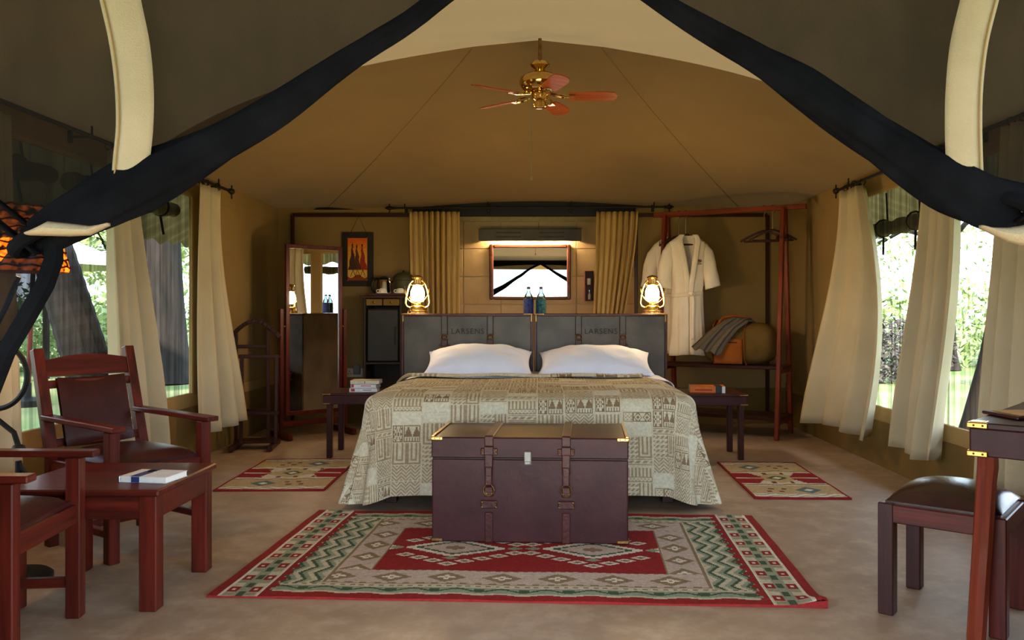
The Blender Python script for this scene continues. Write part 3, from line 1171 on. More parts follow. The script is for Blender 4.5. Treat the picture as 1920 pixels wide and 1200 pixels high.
# ================================================================== bed
BX, BZ = -0.055, 0.612
bed = thing('bed', 'wide double bed standing between the two side tables', 'bed', (BX, 5.72, 0))
m = MB()
m.box((0, 0, 0.19), (1.78, 1.68, 0.2), bev=0.01)
m.build('bed_base', 'dark_x', bed)
m = MB()
m.box((0, 0.0, 0.45), (1.84, 1.72, 0.32), bev=0.05)
m.build('mattress', 'sheet', bed)
for sx in (-0.82, 0.82):
    for sy in (-0.76, 0.76):
        m = MB()
        m.bar((sx, sy, 0), (sx, sy, 0.1), 0.07, 0.07)
        m.build('leg', 'dark_z', bed)


def drape(W, L, R, zt, xc, yhead, drop_side, drop_foot, flare, nu, nv, foot=True, seed=1):
    """flat cloth laid over a box: u across, w from head to foot; returns vertex list, flat sizes"""
    g = random.Random(seed)
    ph = [g.uniform(0, 6) for _ in range(6)]
    rc = 0.13
    TU, TV = W + drop_side, L + (drop_foot if foot else 0.0)
    vs = []
    for j in range(nv + 1):
        for i in range(nu + 1):
            u = lerp(-TU, TU, i / nu)
            w = TV * j / nv
            iu = max(-(W - rc), min(W - rc, u))
            iw = min(L - rc, w) if foot else w
            du, dw = u - iu, w - iw
            d = math.hypot(du, dw)
            wrinkle = 0.004 * math.sin(7 * u + ph[0] + 3 * w) + 0.003 * math.sin(13 * w + ph[1] + 2 * u)
            if d <= rc or d < 1e-6:
                k = d / rc
                vs.append((xc + u, yhead - w, zt + wrinkle * (1 - k) - 0.02 * max(0.0, k) ** 2 * (d > 0)))
                continue
            nx, ny = du / d, dw / d
            t = d - rc
            te = 1e9
            if abs(nx) > 1e-6:
                te = min(te, (TU - (W - rc)) / abs(nx))
            if abs(ny) > 1e-6 and foot:
                te = min(te, (TV - (L - rc)) / abs(ny))
            te -= rc
            corner = (2 * abs(nx * ny)) if foot else 0.0
            tm = lerp(drop_side if abs(nx) > abs(ny) else drop_foot, drop_side + 0.0, corner)
            per = (iu if abs(ny) > abs(nx) else iw)
            if foot and abs(ny) > 0.9:
                tm -= 0.035 * math.cos(1.3 * u)
            t = t / te * tm
            q = R * PI / 2
            if t < q:
                out, dn = R * math.sin(t / R), R * (1 - math.cos(t / R))
            else:
                e = t - q
                out = R + flare * e * (1 + 0.7 * corner) + 0.035 * e * math.sin(6.5 * per + ph[2]) + 0.02 * e * math.sin(15 * per + ph[3])
                phi = math.atan2(abs(ny), abs(nx))
                if corner > 0.02:
                    out += 0.11 * e * math.cos(10 * phi) * corner
                dn = R + e * 0.985
            vs.append((xc + iu + nx * (rc + out), yhead - (iw + ny * (rc + out)), max(0.006, zt - 0.02 - dn)))
    fs = [(j * (nu + 1) + i, j * (nu + 1) + i + 1, (j + 1) * (nu + 1) + i + 1, (j + 1) * (nu + 1) + i) for j in range(nv) for i in range(nu)]
    return vs, fs


# pattern of the bedspread, one colour per woven cell
def spread_pattern(nx, ny, cell, seed=5):
    g = random.Random(seed)
    base = np.array(S(206, 198, 172)[:3])
    tau = np.array(S(164, 144, 116)[:3])
    dk = np.array(S(136, 114, 88)[:3])
    pale = np.array(S(212, 207, 184)[:3])
    A = np.empty((ny, nx, 3))
    A[:] = base

    def block(x0, y0, w, h, kind):
        for y in range(max(0, y0), min(ny, y0 + h)):
            for x in range(max(0, x0), min(nx, x0 + w)):
                a, b = x - x0, y - y0
                e = min(a, b, w - 1 - a, h - 1 - b)
                on = False
                if kind == 0:
                    A[y, x] = pale
                    continue
                if kind == 1:      # slanted bars between two lines
                    on = b in (0, h - 1) or (1 < b < h - 2 and (a + b // 1) % 8 < 5)
                elif kind == 2:    # nested squares
                    on = e % 3 == 0 or e % 3 == 2 and e < 2
                    on = (min(a, w - 1 - a, h - 1 - b)) % 4 < 2
                elif kind == 3:    # upright bars
                    on = a % 4 < 2 and b > 1
                elif kind == 4:    # zigzag
                    on = (b + abs(a % 10 - 5)) % 4 < 2
                elif kind == 5:    # small flecks
                    on = (a + (b // 2) * 2) % 4 < 2 and b % 2 == 0 or e == 0
                elif kind == 6:    # lozenges
                    p = w / 2.0
                    q = abs((a % p) - p / 2) / (p / 2) + abs(b - h / 2) / (h / 2)
                    on = 0.75 < q < 1.05 or q < 0.35 or e == 0
                elif kind == 7:    # triangles and a comb below
                    if b > h * 0.7:
                        on = a % 3 == 0 or e == 0
                    else:
                        p = w / 2.0
                        on = abs((a % p) - p / 2) < b * 0.7 * p / h * 1.1 and e > 0 and (b < h * 0.66) or e == 0
                elif kind == 8:    # ladder dashes
                    on = b % 5 in (1, 2, 3) and (a + b) % 5 < 3
                if on:
                    A[y, x] = tau if kind not in (6, 7) else dk
    cw = int(0.165 / cell)
    x = -int(0.04 / cell)
    col = 0
    while x < nx:
        y = -g.randint(0, 14)
        w = cw + (2 if col % 2 else -1)
        while y < ny:
            k = g.random()
            if k < 0.2:
                h = g.randint(int(0.05 / cell), int(0.09 / cell))
                block(x + 1, y, w - 2, h, 0)
            elif k < 0.34:
                h = int(0.04 / cell)
                block(x + 1, y, w - 2, h, 1)
            elif k < 0.5:
                h = int(0.13 / cell)
                a = w // 2
                block(x + 1, y, a, h, 8 if g.random() < .5 else 2)
                block(x + 1 + a, y, w - 2 - a, h, 2)
            elif k < 0.62:
                h = int(0.065 / cell)
                block(x + 1, y, w - 2, h, 3)
                y += h
                h = int(0.035 / cell)
                block(x + 1, y, w - 2, h, 5)
            elif k < 0.78:
                h = int(0.09 / cell)
                block(x + 1, y, w - 2, h, 4)
            elif k < 0.88:
                h = int(0.06 / cell)
                a = w // 3
                block(x + 1, y, a, h, 5)
                block(x + 1 + a, y, w - 2 - a, h, 6)
            else:
                h = int(0.1 / cell)
                a = w // 3
                block(x + 1, y, a, h, 6)
                block(x + 2 + a, y, w - 4 - a, h, 7)
            y += h + 1
        x += w
        col += 1
    nz = np.random.default_rng(3).uniform(0.94, 1.05, (ny, nx, 1))
    A = np.clip(A * nz, 0, 1)
    return A


W_, L_ = 0.915, 1.20
NU, NV = 600, 350
vs, fs = drape(W_, L_, 0.075, BZ + 0.046, BX + 0.005, 6.06, 0.655, 0.62, 0.17, NU, NV)
A = spread_pattern(NU, NV, 2 * (W_ + 0.655) / NU)
rgba = np.concatenate([A, np.ones((NV, NU, 1))], axis=2).reshape(-1, 4)
m = MB()
m.add(vs, fs)
cover = m.build('bedspread', 'spread', sm=True, angle=80, origin=(BX, 5.4, 0.6), colors=rgba)
tag(cover, 'cream bedspread with taupe patchwork pattern draped over the bed', 'bedspread')
m = MB()


def fold(u, v):
    a = v * PI * 1.25
    x = lerp(-(W_ + 0.035), W_ - 0.12, u)
    dip = -0.05 * (max(0, abs(2 * u - 1) - 0.9) / 0.1) ** 2 if u < 0.5 else 0
    return (BX + x, 5.90 + 0.16 * v + 0.012 * math.sin(5 * u), BZ + 0.064 + 0.012 * math.sin(PI * v) + dip + 0.004 * math.sin(19 * u) - 0.014 * v)


m.grid(fold, 200, 10)
A2 = spread_pattern(200, 10, 0.0091, 9)
m.build('folded_edge', 'spread', cover, sm=True, solid=0.014, colors=np.concatenate([A2, np.ones((10, 200, 1))], axis=2).reshape(-1, 4))
cover.children[-1].location = (-BX, -5.4, -0.6)
vs, fs = drape(0.945, 0.56, 0.06, BZ + 0.040, BX + 0.03, 6.56, 0.17, 0.0, 0.25, 90, 24, foot=False, seed=7)
m = MB()
m.add(vs, fs)
sheet = m.build('bed_sheet', 'sheet', sm=True, angle=80, origin=(BX, 6.3, 0.6), solid=0.006)
tag(sheet, 'white sheet showing at the head end of the bed', 'sheet')


def pillow(label, x, y, z, wx, wy, h, tilt, yaw, seed):
    g = random.Random(seed)
    m = MB()

    def side(s):
        def fn(u, v):
            a, b = 2 * u - 1, 2 * v - 1
            fx = a * wx * (0.93 + 0.07 * b * b)
            fy = b * wy * (0.91 + 0.09 * a * a)
            t = max(0, 1 - abs(a) ** 2.6) ** 0.62 * max(0, 1 - abs(b) ** 2.6) ** 0.62
            wr = 0.006 * math.sin(9 * a + 5 * b + seed) + 0.004 * math.sin(21 * a * b + seed)
            return (fx, fy, s * (h * (1 if s > 0 else 0.42) * t + 0.004) + wr * t)
        return fn
    m.grid(side(1), 30, 22)
    m.grid(side(-1), 30, 22)
    o = m.build('pillow', 'sheet', sm=True, angle=80)
    o.location = (x, y, z)
    o.rotation_euler = (math.radians(tilt), 0, math.radians(yaw))
    m = MB()
    loop = []
    for k in range(80):
        q = k / 20
        s_, f = int(q), q - int(q)
        a, b = ((2 * f - 1, -1), (1, 2 * f - 1), (1 - 2 * f, 1), (-1, 1 - 2 * f))[s_]
        loop.append((a * wx * (0.93 + 0.07 * b * b), b * wy * (0.91 + 0.09 * a * a), 0))
    m.tube(loop, 0.005, 6, closed=True)
    m.build('piped_edge', 'sheet', o)
    return tag(o, label, 'pillow', 'pillows on the bed')


pillow('white pillow on the left half of the bed', -0.452, 6.32, 0.742, 0.40, 0.24, 0.125, 18, 1, 1)
pillow('white pillow on the right half of the bed', 0.428, 6.32, 0.738, 0.425, 0.24, 0.122, 17, -2, 2)


# ---- the two leather headboard chests
def text_mesh(body, size, extrude):
    cu = bpy.data.curves.new('lettering', 'FONT')
    cu.body = body
    cu.size = size
    cu.extrude = extrude
    cu.align_x = 'CENTER'
    cu.align_y = 'CENTER'
    cu.space_character = 1.15
    o = bpy.data.objects.new('lettering', cu)
    COL.objects.link(o)
    dg = bpy.context.evaluated_depsgraph_get()
    me = bpy.data.meshes.new_from_object(o.evaluated_get(dg))
    bpy.data.objects.remove(o)
    return me


def headboard(label, x0, x1, straps, tx):
    xc = (x0 + x1) / 2
    w = x1 - x0
    t = thing('headboard', label, 'headboard', (xc, 6.62, 0), 0, 'leather headboards')
    D, H = 0.36, 1.11
    m = MB()
    m.box((0, D / 2, H / 2), (w, D, H), bev=0.012)
    m.build('body', 'leather_grey', t)
    m = MB()
    for a, b in (((-w / 2, 0, 0.02), (-w / 2, 0, H)), ((w / 2, 0, 0.02), (w / 2, 0, H)), ((-w / 2, 0, H - 0.004), (w / 2, 0, H - 0.004)),
                 ((-w / 2, D, H - 0.004), (w / 2, D, H - 0.004)), ((-w / 2, 0, H - 0.004), (-w / 2, D, H - 0.004)), ((w / 2, 0, H - 0.004), (w / 2, D, H - 0.004))):
        m.bar(a, b, 0.022, 0.022, up=(0, 1, 0) if a[2] != b[2] else (0, 0, 1), bev=0.005)
    m.build('edge_binding', 'leather_strap', t)
    for sx in straps:
        sx -= xc
        m = MB()
        m.box((sx, -0.004, 0.99), (0.046, 0.008, 0.235))
        s = m.build('strap', 'leather_grey', t)
        m = MB()
        for q in (-0.024, 0.024):
            m.box((sx + q, -0.005, 0.99), (0.004, 0.009, 0.235), bev=0.001)
        m.build('strap_edges', 'emboss', s)
        m = MB()
        m.box((sx, D / 2, H + 0.003), (0.046, D, 0.008))
        m.build('top_strap', 'leather_grey', t)
        m = MB()
        m.box((sx, -0.012, 0.895), (0.05, 0.016, 0.075))
        m.box((sx, -0.02, 0.93), (0.036, 0.01, 0.03))
        m.box((sx, -0.01, 0.85), (0.082, 0.012, 0.05))
        m.box((sx, -0.008, 0.79), (0.046, 0.01, 0.12))
        m.build('buckle_tab', 'leather_strap', s)
        m = MB()
        m.tube([(sx + 0.03 * math.cos(a), -0.022, 0.93 + 0.024 * math.sin(a)) for a in [j * PI / 6 for j in range(12)]], 0.0045, 6, closed=True)
        m.build('buckle', 'dull_brass', s)
        m = MB()
        for q in (-0.034, 0.034):
            m.lathe([(0.007, 0), (0.006, 0.004), (0, 0.006)], 8, (sx + q, -0.016, 0.85), R=Matrix.Rotation(PI / 2, 3, 'X'))
            m.lathe([(0.007, 0), (0.006, 0.004), (0, 0.006)], 8, (sx + q, -0.016, 0.832), R=Matrix.Rotation(PI / 2, 3, 'X'))
        m.build('rivets', 'dull_brass', s, kind='stuff')
    me = text_mesh('LARSENS', 0.06, 0.004)
    o = link('lettering', me, 'emboss', t, 'embossed lettering')
    o.location = (tx - xc, -0.002, 0.975)
    o.rotation_euler = (PI / 2, 0, 0)
    for sx in (-1, 1):
        m = MB()
        m.box((sx * (w / 2 - 0.03), 0.0, H + 0.003), (0.075, 0.04, 0.014))
        m.box((sx * (w / 2 - 0.004), 0.0, H - 0.03), (0.016, 0.03, 0.06))
        m.build('corner_bracket', 'dull_brass', t)
    return t


headboard('grey leather headboard chest behind the left pillow', -1.082, -0.053, (-0.749, -0.385), -0.565)
headboard('grey leather headboard chest behind the right pillow', -0.025, 1.012, (0.317, 0.668), 0.495)


# ---- lanterns on the headboards
def lantern(label, x, y, z):
    t = thing('lantern', label, 'lantern', (x, y, z), 0, 'lit lanterns on the headboards')
    m = MB()
    m.lathe([(0.082, 0.0), (0.084, 0.012), (0.08, 0.022), (0.062, 0.028), (0.06, 0.055), (0.055, 0.062), (0.03, 0.072), (0.03, 0.085), (0.045, 0.09), (0.045, 0.096), (0.0, 0.096)], 24)
    m.build('oil_tank', 'brass', t, sm=True)
    m = MB()
    m.lathe([(0.034, 0.098), (0.05, 0.12), (0.058, 0.15), (0.054, 0.185), (0.04, 0.215), (0.034, 0.228)], 24, cap=True)
    m.build('glowing_globe', 'flame', t, sm=True, label='glowing globe')
    m = MB()
    m.lathe([(0.05, 0.228), (0.052, 0.236), (0.036, 0.244), (0.034, 0.28), (0.044, 0.286), (0.046, 0.295), (0.03, 0.305), (0.0, 0.312)], 24)
    m.build('chimney_cap', 'brass', t, sm=True)
    for s in (-1, 1):
        m = MB()
        m.tube([(s * 0.055, 0, 0.045), (s * 0.088, 0, 0.06), (s * 0.097, 0, 0.085), (s * 0.092, 0, 0.14), (s * 0.078, 0, 0.2), (s * 0.066, 0, 0.235), (s * 0.045, 0, 0.262), (s * 0.03, 0, 0.268)], [0.008] * 8, 8)
        m.build('side_tube', 'brass', t, sm=True)
    m = MB()
    for a in range(6):
        an = a * PI / 3 + 0.3
        m.tube([(0.045 * math.cos(an), 0.045 * math.sin(an), 0.094), (0.066 * math.cos(an), 0.066 * math.sin(an), 0.125), (0.068 * math.cos(an), 0.068 * math.sin(an), 0.135)], 0.0025, 5)
    m.tube([(0.067 * math.cos(a), 0.067 * math.sin(a), 0.13) for a in [j * PI / 10 for j in range(20)]], 0.003, 5, closed=True)
    m.build('globe_guard', 'brass', t)
    m = MB()
    m.tube([(0.098 * math.cos(a), -0.02 - 0.06 * math.sin(a), 0.2 - 0.12 * math.sin(a)) for a in [j * PI / 14 for j in range(15)]], 0.003, 5)
    m.build('handle', 'brass', t)
    ld = bpy.data.lights.new('lantern_glow', 'POINT')
    ld.energy = 3.4
    ld.color = (1.0, 0.66, 0.32)
    ld.shadow_soft_size = 0.06
    for dy in (-0.085,):
        lo = bpy.data.objects.new('lantern_glow', ld)
        COL.objects.link(lo)
        lo.parent = t
        lo.location = (0, dy, 0.16)
    return t


lantern('lit brass lantern on the left headboard, before the curtain', X(783, 6.78), 6.78, 1.118)
lantern('lit brass lantern on the right headboard, before the robes', X(1223, 6.76), 6.76, 1.118)


M['grey_cap'] = plain('grey_cap', S(70, 72, 74), S(50, 52, 54), 0.4, 20)


def bottle(label, x, y, z, sleeve, name):
    t = thing('bottle', label, 'bottle', (x, y, z), 0, 'bottles between the headboards')
    m = MB()
    m.lathe([(0.033, 0.002), (0.034, 0.13), (0.032, 0.145), (0.016, 0.172), (0.0125, 0.19), (0.0125, 0.2)], 20)
    m.build('glass_body', 'bottle', t, sm=True)
    m = MB()
    m.lathe([(0.0, 0.2), (0.0155, 0.198), (0.0155, 0.216), (0.0, 0.218)], 14)
    m.build('cap', 'grey_cap', t, sm=True)
    m = MB()
    m.lathe([(0.0, 0.0), (0.040, 0.0), (0.0415, 0.01), (0.0415, 0.11), (0.040, 0.118), (0.036, 0.12)], 20, cap=False)
    m.build('beaded_sleeve', sleeve, t, sm=True, label=name)
    return t


bottle('glass water bottle in a blue beaded sleeve on the headboards', X(991, 6.74), 6.74, 1.118, 'blue', 'blue beaded sleeve')
bottle('glass water bottle in a teal beaded sleeve on the headboards', X(1014.5, 6.74), 6.74, 1.118, 'teal', 'teal beaded sleeve')


# ---- trunk at the foot of the bed
tr = thing('trunk', 'maroon leather trunk with brass corners standing at the foot of the bed', 'trunk', (-0.030, 4.285, 0.0115), math.radians(-3.3))
TW, TD, TH, LID = 0.952, 0.52, 0.512, 0.105
m = MB()
m.box((0, 0, (TH - LID) / 2), (TW, TD, TH - LID - 0.003), bev=0.006)
m.build('body', 'leather_trunk', tr)
m = MB()
m.box((0, 0, TH - LID / 2), (TW + 0.004, TD + 0.004, LID - 0.003), bev=0.006)
lid = m.build('lid', 'leather_trunk', tr)
m = MB()
m.box((0, 0, TH - LID), (TW - 0.006, TD - 0.006, 0.006), bev=0.001)
m.build('lid_gap', 'black', tr)
fy = -TD / 2
for sx in (-0.196, 0.178):
    m = MB()
    m.box((sx, 0, TH + 0.003), (0.042, TD, 0.008))
    m.box((sx, fy - 0.004, TH - 0.02), (0.044, 0.01, 0.05))
    s = m.build('strap', 'leather_strap', tr)
    m = MB()
    m.box((sx, fy - 0.004, 0.075), (0.04, 0.008, 0.148))
    m.build('lower_strap', 'leather_strap', tr)
    m = MB()
    m.box((sx, fy - 0.012, TH - 0.066), (0.046, 0.016, 0.046))
    m.box((sx, fy - 0.006, TH - 0.07), (0.082, 0.008, 0.034))
    m.build('loop_plate', 'leather_strap', s)
    m = MB()
    m.box((sx, fy - 0.016, TH - 0.13), (0.04, 0.014, 0.1))
    m.box((sx, fy - 0.022, TH - 0.185), (0.034, 0.012, 0.09))
    m.build('hanging_tab', 'leather_strap', s)
    m = MB()
    m.box((sx, fy - 0.01, TH - 0.262), (0.042, 0.016, 0.05))
    m.box((sx, fy - 0.006, TH - 0.325), (0.08, 0.01, 0.04))
    m.build('keeper_plate', 'leather_strap', s)
    m = MB()
    m.tube([(sx + 0.026 * math.cos(a), fy - 0.02, TH - 0.255 + 0.028 * math.sin(a)) for a in [j * PI / 6 for j in range(12)]], 0.004, 6, closed=True)
    m.build('buckle', 'dull_brass', s)
    m = MB()
    for (qx, qz) in ((-0.034, -0.062), (0.034, -0.062), (-0.034, -0.08), (0.034, -0.08), (-0.034, -0.314), (0.034, -0.314), (-0.034, -0.338), (0.034, -0.338), (-0.013, -0.272), (0.013, -0.272)):
        m.lathe([(0.006, 0), (0.005, 0.003), (0, 0.005)], 8, (sx + qx, fy - (0.018 if abs(qx) < 0.02 else 0.011), TH + qz), R=Matrix.Rotation(PI / 2, 3, 'X'))
    m.build('rivets', 'dull_brass', s, kind='stuff')
m = MB()
m.box((-0.008, fy - 0.008, TH - LID + 0.005), (0.036, 0.012, 0.066))
m.box((-0.008, fy - 0.015, TH - LID - 0.016), (0.028, 0.006, 0.014))
m.build('latch', 'latch', tr, label='silver latch')
for sx in (-1, 1):
    for (z, top) in ((TH - 0.008, True), (0.012, False)):
        m = MB()
        m.box((sx * (TW / 2 - 0.026), fy - 0.003, z), (0.056, 0.008, 0.017))
        m.box((sx * (TW / 2 + 0.002), fy + 0.026, z), (0.008, 0.056, 0.017))
        if top:
            m.box((sx * (TW / 2 - 0.006), 0.0, TH + 0.003), (0.014, TD, 0.005), bev=0.001)
        for q in (0.016, 0.04):
            m.lathe([(0.0045, 0), (0.0035, 0.0025), (0, 0.0035)], 8, (sx * (TW / 2 - q), fy - 0.0065, z), R=Matrix.Rotation(PI / 2, 3, 'X'))
        m.build('corner_bracket', 'brass' if top else 'dull_brass', tr)


# ================================================================== rugs
def rug(name, label, w, d, nx, ny, colf, loc, rz, curl=None):
    A = np.empty((ny, nx, 3))
    for j in range(ny):
        for i in range(nx):
            A[j, i] = colf((i + 0.5) / nx * w - w / 2, (j + 0.5) / ny * d - d / 2)
    A *= np.random.default_rng(8).uniform(0.9, 1.06, (ny, nx, 1))
    A = np.clip(A, 0, 1)
    m = MB()

    def top(u, v):
        x, y = (u - 0.5) * w, (v - 0.5) * d
        z = 0.008 + 0.0015 * math.sin(11 * x + 3 * y) + 0.001 * math.sin(17 * y)
        if curl:
            cx_, cy_ = curl
            q = math.hypot(x - cx_, y - cy_)
            z += 0.035 * max(0, 1 - q / 0.14) ** 2
        return (x, y, z)
    m.grid(top, nx, ny)
    cols = np.concatenate([A, np.ones((ny, nx, 1))], axis=2).reshape(-1, 4)
    edge = []
    n0 = len(m.f)
    for s in range(4):
        def sidef(u, v, s=s):
            p = ((u, 0), (1, u), (u, 1), (0, u))[s]
            q = top(*p)
            return (q[0], q[1], q[2] * v)
        m.grid(sidef, 40, 1)
    k = len(m.f) - n0
    ec = np.array([colf((-w / 2 + 0.01), 0)] * 1)
    cols = np.concatenate([cols, np.tile(np.append(ec[0], 1.0), (k, 1))])
    o = m.build(name, 'rug', colors=cols, sm=True, angle=50)
    o.location = loc
    o.rotation_euler = (0, 0, rz)
    return tag(o, label, 'rug')


RED, CRM, GRN, DGN = [np.array(S(*c)[:3]) for c in ((146, 40, 38), (206, 194, 166), (148, 158, 134), (72, 92, 66))]
PNK, TAU, WHT, GRY = [np.array(S(*c)[:3]) for c in ((198, 178, 164), (142, 120, 92), (224, 216, 198), (160, 152, 128))]
STEP = 0.012


def q(v, s=STEP):
    return math.floor(v / s) * s


def big_rug(x, y):
    w, d = 1.21, 0.71
    ax, ay = abs(x), abs(y)
    ex, ey = w - ax, d - ay            # distances from the short and the long edge
    # short-end bands
    if ex < 0.045:
        return RED
    if ex < 0.205:
        e = ex - 0.045
        if e < 0.012 or e > 0.148:
            return WHT
        c = (y + 5) % 0.155
        if 0.055 < e < 0.1:
            k = (y + 5.03) % 0.105
            if abs(e - 0.078) < 0.014 and 0.012 < k < 0.07:
                return DGN
            return GRN if (int((y + 5) / 0.012) + int(e / 0.012)) % 3 else GRY
        s = 0.03 if e < 0.055 else 0.122
        if abs(e - s) < 0.02 and c < 0.062:
            return WHT if abs(e - s) < 0.007 and 0.02 < c < 0.04 else RED
        if int((y + 5) / 0.0387) % 4 == 3 and abs(e - s) < 0.02:
            return GRY
        return CRM
    # long-edge bands
    k = (x + 5) % 0.18
    zig = 0.024 * (1 - abs(k - 0.09) / 0.09) - 0.008
    if ey < 0.055 + q(zig, 0.008) and ex > 0.2:
        return RED
    f = 0.02 + 0.030 * (abs(((y + 5) % 0.085) - 0.0425) / 0.0425)
    if ex < 0.205 + q(f, 0.01):
        return RED
    if ey < 0.165 and ex > 0.205:
        if ex > 0.40 or ey < 0.165:
            e = ey - 0.055
            z2 = abs(k - 0.09) / 0.09
            if e < 0.018 + 0.02 * (1 - z2):
                return CRM if e < 0.012 + 0.012 * (1 - z2) else GRN
            if abs(e - (0.055 + 0.018 * math.cos(z2 * PI))) < 0.008 or (z2 > 0.75 and abs(e - 0.055) < 0.016):
                return DGN
            if e < 0.085:
                return GRN
            return CRM if (int((x + 5) / 0.02) % 2 or e < 0.1) else TAU
    if ex < 0.40:
        e = ex - 0.25
        k2 = (y + 5) % 0.17
        z = abs(k2 - 0.085) / 0.085
        v = (e + 0.05 * z) % 0.065
        if v < 0.018:
            return DGN
        if v < 0.04:
            return GRN
        return CRM
    if ex < 0.42 or ey < 0.185:
        return CRM if ex < 0.405 or ey < 0.178 else TAU
    # pink band with lozenges
    if ex < 0.575 or ey < 0.365:
        if ey < 0.365 and ex > 0.42:
            c = ((x + 5 + 0.115) % 0.235) - 0.1175
            o = ey - 0.272
            if ex < 0.575 and ey < 0.365 and abs(o) > 0.2:
                return PNK
            r = abs(c) / 0.078 + abs(o) / 0.056
            r = q(r, 0.14)
            if r < 1:
                return WHT if (r < 0.5 and (abs(c) < 0.012 or abs(o) < 0.01) and r > 0.13) else TAU
            if ey > 0.352 and int((x + 5) / 0.02) % 2:
                return TAU
            if ey < 0.2 and int((x + 5) / 0.03) % 2:
                return TAU
            return PNK
        c = ((y + 5) % 0.19) - 0.095
        o = ex - 0.497
        r = q(abs(o) / 0.062 + abs(c) / 0.066, 0.14)
        if r < 1:
            return WHT if (r < 0.5 and (abs(c) < 0.01 or abs(o) < 0.012) and r > 0.13) else TAU
        if ex > 0.566:
            return TAU
        return PNK
    # red field: two large lozenges, each ringed with small ones
    for cx_ in (-0.325, 0.325):
        r = q(abs(x - cx_) / 0.235, 0.05) + q(abs(y) / 0.135, 0.08)
        if r < 1.0:
            if r < 0.2:
                return TAU
            if r < 0.62:
                return PNK
            if r < 0.76:
                return DGN
            return WHT
        for (sx, sy) in ((0, 0.165), (0, -0.165), (0.28, 0), (-0.28, 0)):
            if abs(x - cx_ - sx) / 0.04 + abs(y - sy) / 0.026 < 1:
                return GRN
        for k in range(6):
            for s in (-1, 1):
                for s2 in (-1, 1):
                    px = cx_ + s2 * 0.072 * k
                    py = s * (0.255 - 0.047 * k)
                    if abs(px) > 0.61 or abs(px - cx_) > 0.33:
                        continue
                    r = q(abs(x - px) / 0.048 + abs(y - py) / 0.032, 0.17)
                    if r < 1:
                        return TAU if r < 0.5 else WHT
    for s in (-1, 1):
        r = abs(x - s * 0.66) / 0.08 + abs(y) / 0.05
        if r < 1:
            return WHT
    return RED


rug('rug', 'large red and cream woven rug with lozenges under the trunk', 2.42, 1.42, 346, 204, big_rug, (-0.07, 3.94, 0.001), math.radians(-2.9), (1.19, -0.69))

SRED, SCRM, SBRN, SBLU, STAN = [np.array(S(*c)[:3]) for c in ((142, 34, 40), (206, 194, 168), (110, 64, 48), (96, 112, 114), (186, 162, 118))]


def side_rug(w, d, fl):
    def f(x, y):
        x *= fl
        if d / 2 - abs(y) < 0.028:
            return SRED
        if w / 2 - abs(x) < 0.012:
            return SRED
        v = y / d + 0.5
        wave = 0.012 * math.sin(x * 34)
        if v < 0.10 or v > 0.90:
            return WHT if int((y + wave * 2 + 5) / 0.022) % 3 else GRY
        if v < 0.29 or v > 0.71:
            o = (v - 0.19 if v < 0.5 else v - 0.81) * d
            cx_ = -0.1 if v < 0.5 else 0.1
            r = q(abs(x - cx_) / 0.085 + abs(o) / 0.085, 0.2)
            if r < 0.4:
                return WHT
            if r < 1.0:
                return SBLU
            for ddx in (0.16, 0.24):
                for ddy in (-0.035, 0.035):
                    if abs(abs(x - cx_) - ddx + ddy * 0.4) < 0.016 and abs(o - ddy) < 0.016 and (x - cx_) * (1 if v < 0.5 else -1) > 0:
                        return SBRN
            return STAN
        if v < 0.36 or v > 0.64:
            return SCRM if int((y + wave + 5) / 0.03) % 3 else TAU
        o = (v - 0.5) * d
        r = q(abs(x) / 0.07 + abs(o) / 0.07, 0.25)
        if r < 0.5:
            return WHT
        if r < 1:
            return DGN
        if abs(x) > w / 2 - 0.17 + q(abs(o), 0.03) * 0.4 - 0.03 and abs(o) > 0.012:
            return SRED
        if abs(o) > 0.11 and int((x + 5) / 0.03) % 4 == 0:
            return SBRN
        return STAN if abs(x) / 0.2 + abs(o) / 0.16 < 1 else SCRM
    return f


rug('rug', 'small patterned rug on the floor left of the bed', 0.70, 1.12, 90, 144, side_rug(0.70, 1.12, 1), (-1.715, 5.80, 0.001), math.radians(1.5))
rug('rug', 'small patterned rug on the floor right of the bed', 0.58, 1.22, 76, 156, side_rug(0.58, 1.22, -1), (1.61, 5.62, 0.001), math.radians(-1.5))
